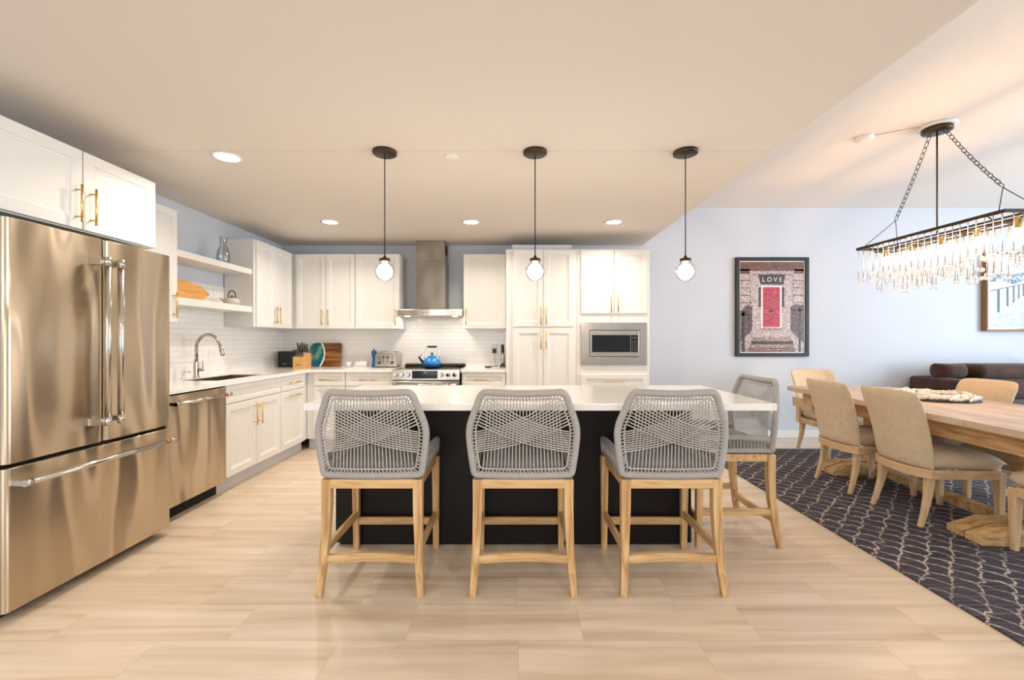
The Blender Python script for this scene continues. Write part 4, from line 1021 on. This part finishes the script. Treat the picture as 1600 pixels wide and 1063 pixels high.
# low rope-wound sides and front
for s in (-1, 1):
    mb = B(); x = s*0.236; n = 90
    mb.tube([(x, -0.195+0.43*i/n, 0.582) for i in range(n+1)], [0.017 if i % 2 else 0.0158 for i in range(n+1)], 8)
    def ty(i): return -0.205+0.445*i/n
    mb.tube([(x+s*0.008, ty(i), 0.650+0.014*math.sin(PI*i/n/1.2)) for i in range(n+1)], [0.019 if i % 2 else 0.0178 for i in range(n+1)], 8)
    mb.tube([(x, 0.232, 0.575), (x+s*0.002, 0.250, 0.60), (x+s*0.004, 0.252, 0.63), (x+s*0.008, 0.240, 0.655)], 0.0185, 10)
    mb.build('arm', 'rope_wrap', stool)
    mb = B()
    for i in range(19):
        y = -0.16+0.37*i/18
        for dx in (-0.007, 0.010): mb.tube([(x+dx, y, 0.59), (x+dx+0.003, y, 0.645)], 0.0036, 5, cap=False)
    mb.build('rope_weave', 'rope', stool, fix=False)
mb = B(); mb.tube([(-0.235+0.47*i/80, 0.238, 0.582) for i in range(81)], [0.017 if i % 2 else 0.0158 for i in range(81)], 8); mb.build('front_band', 'rope_wrap', stool)
B().box(-0.212, 0.212, -0.178, 0.222, 0.5635, 0.632).build('seat_cushion', 'fabric_grey', stool, bevel=0.026, seg=4)

L = ['grey rope-back bar stool nearest the fridge, first on the long side of the island', 'grey rope-back bar stool in the middle of the long side of the island',
     'grey rope-back bar stool at the right of the long side, overlapping the side stool', 'grey rope-back bar stool at the right end of the island, turned sideways']
stool['label'] = L[0]; stool.location = (-0.693, 2.368, 0)
dup(stool, (0.055, 2.368, 0), 0, L[1]); dup(stool, (0.790, 2.368, 0), 0, L[2]); dup(stool, (1.365, 2.865, 0), PI/2, L[3])

# ================================================================ DINING AREA
RZ = 0.010
o = B().box(2.085, 6.2, 0.2, 4.97, 0.0, RZ-0.0005).build('area_rug', 'rug_weave', bevel=0.003)
tag(o, 'dark navy brown rug with a pale wavy net pattern under the dining table', 'rug')

# table
t = thing('dining_table', 'long wooden trestle dining table on the dark rug', 'dining table', (3.315, 3.375, RZ))
TL, TWD, TZ = 2.35, 1.02, 0.755
mb = B()
mb.box(-TWD/2, TWD/2, -TL/2+0.40, TL/2, 0.71, TZ); mb.box(-TWD/2, TWD/2, -TL/2, -TL/2+0.398, 0.71, TZ)
def loc(mbx, name, mat, par, root, **kw):     # geometry given in the thing's own coordinates
    a = root.location
    mbx.v = [(v[0]+a[0], v[1]+a[1], v[2]+a[2]) for v in mbx.v]
    return mbx.build(name, mat, par, **kw)
loc(mb, 'tabletop', 'table_wood', t, t, bevel=0.004)
mb = B(); h = 0.595
for s in (-1, 1): mb.box(s*0.40-0.022, s*0.40+0.022, -TL/2+0.12, TL/2-0.12, h, 0.71)
for s in (-1, 1): mb.box(-0.378, 0.378, s*(TL/2-0.142)-0.022, s*(TL/2-0.142)+0.022, h, 0.71)
loc(mb, 'apron', 'table_side', t, t, bevel=0.003)
for yy in (0.68, -0.68):
    mb = B()
    for s in (-1, 1):
        y0 = yy+s*0.062
        pr = [(-0.43, 0), (0.43, 0), (0.43, 0.045), (0.26, 0.105), (-0.26, 0.105), (-0.43, 0.045)]
        mb.prism(pr, lambda u, v, d: (u, d, v), y0-0.055, y0+0.055)
    loc(mb, 'foot', 'trestle_wood', t, t, bevel=0.006)
    loc(B().box(-0.06, 0.06, yy-0.05, yy+0.05, 0.103, 0.595), 'leg', 'trestle_wood', t, t, bevel=0.005)
    loc(B().box(-0.36, 0.36, yy-0.045, yy+0.045, 0.5955, 0.7095), 'top_beam', 'trestle_wood', t, t, bevel=0.004)
loc(B().box(-0.045, 0.045, -0.58, 0.58, 0.02, 0.085), 'stretcher', 'trestle_wood', t, t, bevel=0.005)
t.rotation_euler = (0, 0, math.radians(-4.6))

# dining chair (faces +y in its own space)
ch = thing('dining_chair', 'x', 'dining chair', (0, 0, 0), 'cream upholstered dining chairs round the table')
def tap(pts, w, d):
    vs = []; n = len(pts)
    for (x, y, z), a, b_ in zip(pts, w, d): vs += [(x-a, y-b_, z), (x+a, y-b_, z), (x+a, y+b_, z), (x-a, y+b_, z)]
    fs = [(3, 2, 1, 0), tuple((n-1)*4+j for j in range(4))]
    for i in range(n-1):
        for j in range(4): fs.append((i*4+j, i*4+(j+1) % 4, i*4+4+(j+1) % 4, i*4+4+j))
    return B().add(vs, fs)
for s in (-1, 1):
    tap([(s*0.203, -0.258, 0), (s*0.199, -0.230, 0.09), (s*0.193, -0.203, 0.20), (s*0.19, -0.188, 0.34), (s*0.19, -0.188, 0.375)], [0.0135, 0.0155, 0.0185, 0.022, 0.022], [0.013, 0.015, 0.019, 0.025, 0.025]).build('leg', 'oak_chair', ch, bevel=0.004, seg=2)
    tap([(s*0.212, 0.232, 0), (s*0.210, 0.228, 0.34), (s*0.210, 0.228, 0.375)], [0.015, 0.024, 0.024], [0.015, 0.024, 0.024]).build('leg', 'oak_chair', ch, bevel=0.004, seg=2)
def bow(u): return -0.225-0.045*(1-u*u)+0.055*max(0, abs(u)-0.6)**1.0
mb = B(); n = 16; vs = []
for i in range(n+1):
    u = -1+2*i/n; x = u*0.236; y = bow(u)
    vs += [(x, y-0.012, 0.325), (x, y+0.025, 0.325), (x, y+0.025, 0.383), (x, y-0.012, 0.383)]
fs = [(3, 2, 1, 0), tuple(n*4+j for j in range(4))]
for i in range(n):
    for j in range(4): fs.append((i*4+j, i*4+(j+1) % 4, i*4+4+(j+1) % 4, i*4+4+j))
mb.add(vs, fs)
for s in (-1, 1): mb.box(s*0.222-0.014, s*0.222+0.014, -0.178, 0.205, 0.325, 0.383)
mb.box(-0.188, 0.188, 0.212, 0.243, 0.325, 0.383); mb.build('seat_frame', 'oak_chair_x', ch, bevel=0.003)
# seat cushion with a crowned top
mb = B(); nx, ny = 12, 12; vs = []; fs = []
def cw(v): return 0.205+0.028*v
for layer in (0, 1):
    for j in range(ny+1):
        for i in range(nx+1):
            u = -1+2*i/nx; v = j/ny
            su = math.copysign(abs(u)**0.55, u); sv = -1+2*v; sv = math.copysign(abs(sv)**0.55, sv); vv = (sv+1)/2
            x = su*cw(vv); y = -0.205+0.465*vv
            e = (1-abs(su)**7)**0.5*(1-abs(sv)**7)**0.5
            z = (0.43+0.055*e+0.012*(1-su*su)*(1-sv*sv)) if layer else (0.43-0.046*min(1, e*1.5))
            vs.append((x, y, z))
K = (nx+1)*(ny+1)
for layer in (0, 1):
    for j in range(ny):
        for i in range(nx):
            a = layer*K+j*(nx+1)+i; q = (a, a+1, a+nx+2, a+nx+1); fs.append(q if layer else q[::-1])
mb.add(vs, fs, True); mb.build('seat_cushion', 'fabric_linen', ch)
# curved padded back
mb = B(); nu, nv = 20, 14; vs = []; fs = []
us = [math.sin(PI/2*(-1+2*i/nu)) for i in range(nu+1)]; vv = [0.5+0.5*math.sin(PI/2*(-1+2*j/nv)) for j in range(nv+1)]
for side in (-1, 1):
    for v in vv:
        for u in us:
            hw = 0.226+0.026*v
            top = 0.905+0.0*u; z = 0.384+(top-0.384)*v
            if v > 0.8: z -= 0.018*abs(u)**8*(v-0.8)/0.2
            x = hw*u*(1-0.05*max(0, (v-0.9)/0.1)*1)
            yc = bow(u)+0.012-0.125*v**1.25+0.012*math.sin(PI*v)
            e = max(0, 1-abs(u)**6)**0.5*max(0, 1-abs(2*v-1)**8)**0.5
            tk = 0.034*(1-0.25*v)
            vs.append((x, yc+side*tk*e, z))
K = (nu+1)*(nv+1)
for sidx in (0, 1):
    for j in range(nv):
        for i in range(nu):
            a = sidx*K+j*(nu+1)+i; q = (a, a+1, a+nu+2, a+nu+1); fs.append(q if sidx == 0 else q[::-1])
mb.add(vs, fs, True); mb.build('backrest', 'fabric_linen', ch)

CL = {'A': 'cream dining chair left of the table, the farther of two seen from behind',
      'B': 'cream dining chair on the left side of the table, nearest the camera and fully seen',
      'D': 'cream dining chair across the table, its back in front of the brown sofa',
      'F': 'dining chair across the table behind the nearest left chair, only its frame showing',
      'E': 'dining chair at the near table end, one front leg showing at the edge',
      'C': 'cream armchair at the far end of the table, nearest the framed door picture'}
ch['label'] = CL['B']; ch.location = (2.975, 3.075, RZ); ch.rotation_euler = (0, 0, -PI/2-math.radians(3))
dup(ch, (2.985, 3.70, RZ), -PI/2-math.radians(2), CL['A'])
dup(ch, (3.69, 3.69, RZ), PI/2-math.radians(5), CL['D'])
dup(ch, (3.715, 3.12, RZ), PI/2-math.radians(3), CL['F'])
dup(ch, (3.17, 2.33, RZ), 0, CL['E'])
c = dup(ch, (3.43, 4.66, RZ), PI+math.radians(0), CL['C'])
for s in (-1, 1):
    for nm, mbx in (('arm', B().hull8([(s*0.237-0.02, -0.26, 0.50), (s*0.237+0.02, -0.26, 0.50), (s*0.237+0.02, 0.06, 0.50), (s*0.237-0.02, 0.06, 0.50)], [(s*0.237-0.02, -0.27, 0.60), (s*0.237+0.02, -0.27, 0.60), (s*0.237+0.02, 0.08, 0.60), (s*0.237-0.02, 0.08, 0.60)])),
                    ('arm_post', B().box(s*0.237-0.014, s*0.237+0.014, -0.22, -0.16, 0.33, 0.4995))):
        ob = mbx.build(nm, 'oak_chair', None, bevel=0.004); ob.parent = c
# wreath on the table
t = thing('table_wreath', 'round centrepiece of pale shells and feathers lying on the dining table', 'centrepiece', (3.47, 3.60, RZ+TZ))
wz = RZ+TZ+0.001
B().lathe([(0.14, wz), (0.285, wz), (0.290, wz+0.006), (0.14, wz+0.010)], 3.47, 3.60, 40).build('base_ring', 'tray_dark', t)
rn = random.Random(5)
for ring_i, (rad, cnt, zz, nm) in enumerate(((0.262, 46, 0.024, 'outer_layer'), (0.225, 44, 0.040, 'middle_layer'), (0.185, 36, 0.028, 'inner_layer'))):
    mb = B()
    for i in range(cnt):
        a = 2*PI*i/cnt+rn.uniform(-0.05, 0.05); r = rad+rn.uniform(-0.012, 0.012)
        c0 = Vector((3.47+r*math.cos(a), 3.60+r*math.sin(a), wz+zz+rn.uniform(-0.003, 0.012)))
        tdir = Vector((-math.sin(a), math.cos(a), rn.uniform(0.0, 0.5)))+Vector((math.cos(a), math.sin(a), 0))*rn.uniform(-0.7, 0.9); tdir.normalize()
        l = rn.uniform(0.028, 0.042)
        mb.tube([c0-tdir*l, c0-tdir*l*0.5, c0, c0+tdir*l*0.6, c0+tdir*l], [0.003, 0.012, 0.016, 0.011, 0.002], 7, flat=0.5)
    mb.build(nm, 'feather', t, fix=False)

# sofa
t = thing('sofa', 'dark brown velvet sofa with plump cushions against the far wall', 'sofa', (6.2, 5.05, 0))
B().box(5.05, 7.5, 4.62, 5.50, 0.06, 0.42).build('base', 'velvet_brown', t, bevel=0.04, seg=4)
B().box(5.05, 7.5, 5.28, 5.52, 0.42, 0.80).build('backrest', 'velvet_brown', t, bevel=0.05, seg=4)
for x0, x1 in ((5.02, 5.24), (7.31, 7.53)): B().box(x0, x1, 4.60, 5.52, 0.06, 0.80).build('arm', 'velvet_brown', t, bevel=0.04, seg=4)
def pillow(cx, cy, cz, w, h, th, tilt=0.0, roll=0.0, yaw=0.0, n=12):
    M = Matrix.Translation((cx, cy, cz)) @ Matrix.Rotation(yaw, 4, 'Z') @ Matrix.Rotation(tilt, 4, 'X') @ Matrix.Rotation(roll, 4, 'Y')
    vs = []; fs = []
    for side in (-1, 1):
        for j in range(n+1):
            for i in range(n+1):
                u = math.sin(PI/2*(-1+2*i/n)); v = math.sin(PI/2*(-1+2*j/n))
                e = max(0, 1-abs(u)**3.2)**0.5*max(0, 1-abs(v)**3.2)**0.5
                k = 1-0.05*(1-abs(u*v))
                vs.append(M @ Vector((u*w/2*k, side*th/2*e, v*h/2*k)))
    K = (n+1)**2
    for s_ in (0, 1):
        for j in range(n):
            for i in range(n):
                a = s_*K+j*(n+1)+i; q = (a, a+1, a+n+2, a+n+1); fs.append(q if s_ == 0 else q[::-1])
    return B().add(vs, fs, True)
for x0, x1 in ((5.25, 6.27), (6.28, 7.30)):
    B().box(x0, x1, 4.60, 5.27, 0.422, 0.56).build('seat_cushion', 'velvet_brown', t, bevel=0.04, seg=4)
B().box(5.30, 6.37, 5.02, 5.30, 0.565, 0.80).build('back_cushion', 'velvet_brown', t, bevel=0.06, seg=4)
B().box(6.38, 7.28, 5.02, 5.30, 0.565, 0.80).build('back_cushion', 'velvet_brown', t, bevel=0.06, seg=4)
for (cx, w, lab) in ((6.06, 1.26, 'wide dark brown pillow lying along the top of the sofa back'), (7.1, 0.8, 'dark brown pillow at the right of the sofa top')):
    if cx > 7: continue
    o = B().box(cx-w/2, cx+w/2, 5.02, 5.42, 0.805, 0.965).build('sofa_pillow', 'velvet_brown', None, bevel=0.07, seg=5); tag(o, lab, 'pillow')
o = pillow(5.235, 5.22, 0.885, 0.34, 0.17, 0.28, roll=-0.0).build('sofa_pillow', 'velvet_brown'); tag(o, 'dark brown pillow at the left end of the sofa top, beside the wide one', 'pillow')

# ================================================================ PICTURES
t = thing('framed_picture', 'black framed mosaic picture of a red door under a LOVE sign', 'picture', (3.315, WB, 1.04))
PX0, PX1, PZ0, PZ1 = 2.85, 3.778, 1.040, 2.303
F = lambda u, v, w: (u, WB-0.002-w, v)
mb = B(); frame_ring(mb, F, (PX0, PX1, PZ0, PZ1), (PX0+0.045, PX1-0.045, PZ0+0.045, PZ1-0.045), 0.0, 0.038); mb.build('frame', 'black_matte', t, bevel=0.002, seg=1)
B().box(PX0+0.04, PX1-0.04, WB-0.022, WB-0.003, PZ0+0.04, PZ1-0.04).build('mat_board', 'mat_white', t)
U0, U1, V0, V1 = PX0+0.058, PX1-0.058, PZ0+0.058, PZ1-0.058; UW, VH = U1-U0, V1-V0
PM = ['print_stone', 'print_brick', 'print_red', 'print_dark', 'print_step', 'print_grille', 'mat_white']
mb = B()
def q(u0, u1, v0, v1, mi, w=0.0):     # fractions of the print
    mb.m = mi; y = WB-0.0226-w*0.0004
    mb.add([(U0+UW*u0, y, V0+VH*v0), (U0+UW*u1, y, V0+VH*v0), (U0+UW*u1, y, V0+VH*v1), (U0+UW*u0, y, V0+VH*v1)], [(0, 1, 2, 3)])
def poly(pts, mi, w=0.0):
    mb.m = mi; y = WB-0.0226-w*0.0004
    mb.add([(U0+UW*u, y, V0+VH*v) for u, v in pts], [tuple(range(len(pts)))])
q(0, 1, 0, 1, 0); q(0, 1, 0.90, 1, 1, 1); q(0, 0.15, 0.87, 0.92, 1, 1); q(0.85, 1, 0.88, 0.92, 1, 1)
for k in range(5):
    v = 0.88-0.082*k; q(0, 0.15, v-0.008, v, 3, 1); q(0.83, 1, v-0.008, v, 3, 1)
q(0.16, 0.29, 0.85, 0.868, 4, 1); q(0.70, 0.84, 0.85, 0.868, 4, 1); q(0.15, 0.168, 0.5, 0.85, 4, 1); q(0.82, 0.835, 0.5, 0.85, 4, 1)
poly([(0.32, 0.75), (0.68, 0.75), (0.71, 0.86), (0.28, 0.86)], 3, 1); q(0.28, 0.71, 0.86, 0.875, 4, 2)
q(0.29, 0.325, 0.5, 0.72, 3, 1); q(0.655, 0.69, 0.5, 0.72, 3, 1); q(0.33, 0.65, 0.27, 0.735, 6, 1); q(0.355, 0.625, 0.275, 0.72, 2, 2)
for a, b_ in ((0.39, 0.475), (0.505, 0.59)):
    for v0, v1 in ((0.60, 0.69), (0.48, 0.57), (0.31, 0.42)):
        q(a, b_, v0, v0+0.005, 3, 3); q(a, b_, v1, v1+0.005, 3, 3); q(a, a+0.007, v0, v1, 3, 3); q(b_-0.007, b_, v0, v1, 3, 3)
q(0.44, 0.53, 0.448, 0.462, 3, 4); q(0.475, 0.495, 0.435, 0.475, 3, 4)
q(0.30, 0.68, 0.235, 0.262, 4, 2); poly([(0.29, 0.16), (0.72, 0.16), (0.67, 0.235), (0.30, 0.235)], 0, 2); poly([(0.17, 0.12), (0.83, 0.12), (0.78, 0.165), (0.2, 0.165)], 4, 3)
q(0.17, 0.83, 0.085, 0.12, 3, 3); q(0.15, 0.85, 0.045, 0.085, 4, 3); q(0.13, 0.86, 0.0, 0.045, 1, 3); q(0.15, 0.85, 0.02, 0.03, 4, 4)
poly([(0.0, 0.0), (0.13, 0.0), (0.06, 0.06), (0.0, 0.12)], 4, 1)
poly([(0.0, 0.10), (0.09, 0.17), (0.19, 0.25), (0.19, 0.5), (0.12, 0.53), (0.0, 0.45)], 5, 2); poly([(1.0, 0.10), (0.88, 0.17), (0.79, 0.25), (0.79, 0.5), (0.88, 0.53), (1.0, 0.52)], 5, 2)
q(0.03, 0.07, 0.0, 0.44, 3, 4); q(0.0, 0.10, 0.40, 0.46, 3, 4); q(0.92, 0.95, 0.0, 0.5, 3, 4); q(0.80, 1.0, 0.455, 0.475, 3, 4)
for k in range(5): q(0.105+k*0.018, 0.111+k*0.018, 0.2, 0.51, 3, 3); q(0.81+k*0.022, 0.816+k*0.022, 0.22, 0.51, 3, 3)
mb.m = 6; vs, fs = text_geo('L O V E', 0.085, lambda u, v: (U0+UW*0.5+u*0.92, WB-0.0226-0.0022, V0+VH*0.803+v)); mb.add(vs, fs)
mb.build('print', PM, t, fix=False)

t = thing('framed_picture', 'deep brown framed photograph of a fenced boardwalk over dunes, at the photo edge', 'picture', (6.6, WB, 1.363))
PX0, PX1, PZ0, PZ1 = 6.0, 7.5, 1.363, 2.36
mb = B(); frame_ring(mb, F, (PX0, PX1, PZ0, PZ1), (PX0+0.022, PX1-0.022, PZ0+0.022, PZ1-0.022), 0.0, 0.07); mb.build('frame', 'frame_brown', t)
mb = B(); frame_ring(mb, F, (PX0+0.0225, PX1-0.0225, PZ0+0.0225, PZ1-0.0225), (PX0+0.034, PX1-0.034, PZ0+0.034, PZ1-0.034), 0.0, 0.068); mb.build('inner_frame', 'handle_steel', t)
B().box(PX0+0.03, PX1-0.03, WB-0.055, WB-0.003, PZ0+0.03, PZ1-0.03).build('backing', 'mat_white', t)
U0, U1, V0, V1 = PX0+0.035, PX1-0.035, PZ0+0.035, PZ1-0.035; UW, VH = U1-U0, V1-V0
PM = ['dune_pale', 'dune_grey', 'deck_grey', 'post_grey', 'mat_white']
mb = B()
def W2(u, v, w): return (U0+UW*u, WB-0.0556-w*0.0004, V0+VH*v)
def poly(pts, mi, w=0.0): mb.m = mi; mb.add([W2(u, v, w) for u, v in pts], [tuple(range(len(pts)))])
poly([(0, 0), (1, 0), (1, 1), (0, 1)], 0); poly([(0, 0.62), (0.1, 0.66), (0.22, 0.60), (0.4, 0.70), (0.6, 0.66), (1, 0.70), (1, 0.78), (0.5, 0.80), (0.2, 0.74), (0, 0.80)], 1, 1)
poly([(0, 0.0), (1, 0.0), (1, 0.28), (0.62, 0.60), (0.5, 0.60), (0.28, 0.33), (0, 0.22)], 2, 1)
for k in range(12):
    v = 0.02+0.022*k*(1-0.02*k); poly([(0, v), (1, v), (1, v+0.003), (0, v+0.003)], 1, 2)
poly([(0, 0.50), (0.5, 0.66), (0.5, 0.668), (0, 0.512)], 3, 3); poly([(1, 0.50), (0.62, 0.66), (0.62, 0.668), (1, 0.512)], 3, 3)
for x, v0, v1, w_ in ((0.09, 0.22, 0.53, 0.012), (0.17, 0.30, 0.555, 0.009), (0.225, 0.35, 0.575, 0.007), (0.27, 0.40, 0.59, 0.006), (0.31, 0.44, 0.60, 0.005), (0.34, 0.47, 0.61, 0.004), (0.365, 0.50, 0.62, 0.003), (0.9, 0.22, 0.54, 0.012), (0.82, 0.32, 0.57, 0.009), (0.76, 0.38, 0.59, 0.007)):
    poly([(x-w_, v0), (x+w_, v0), (x+w_, v1), (x-w_, v1)], 3, 4)
mb.build('print', PM, t, fix=False)
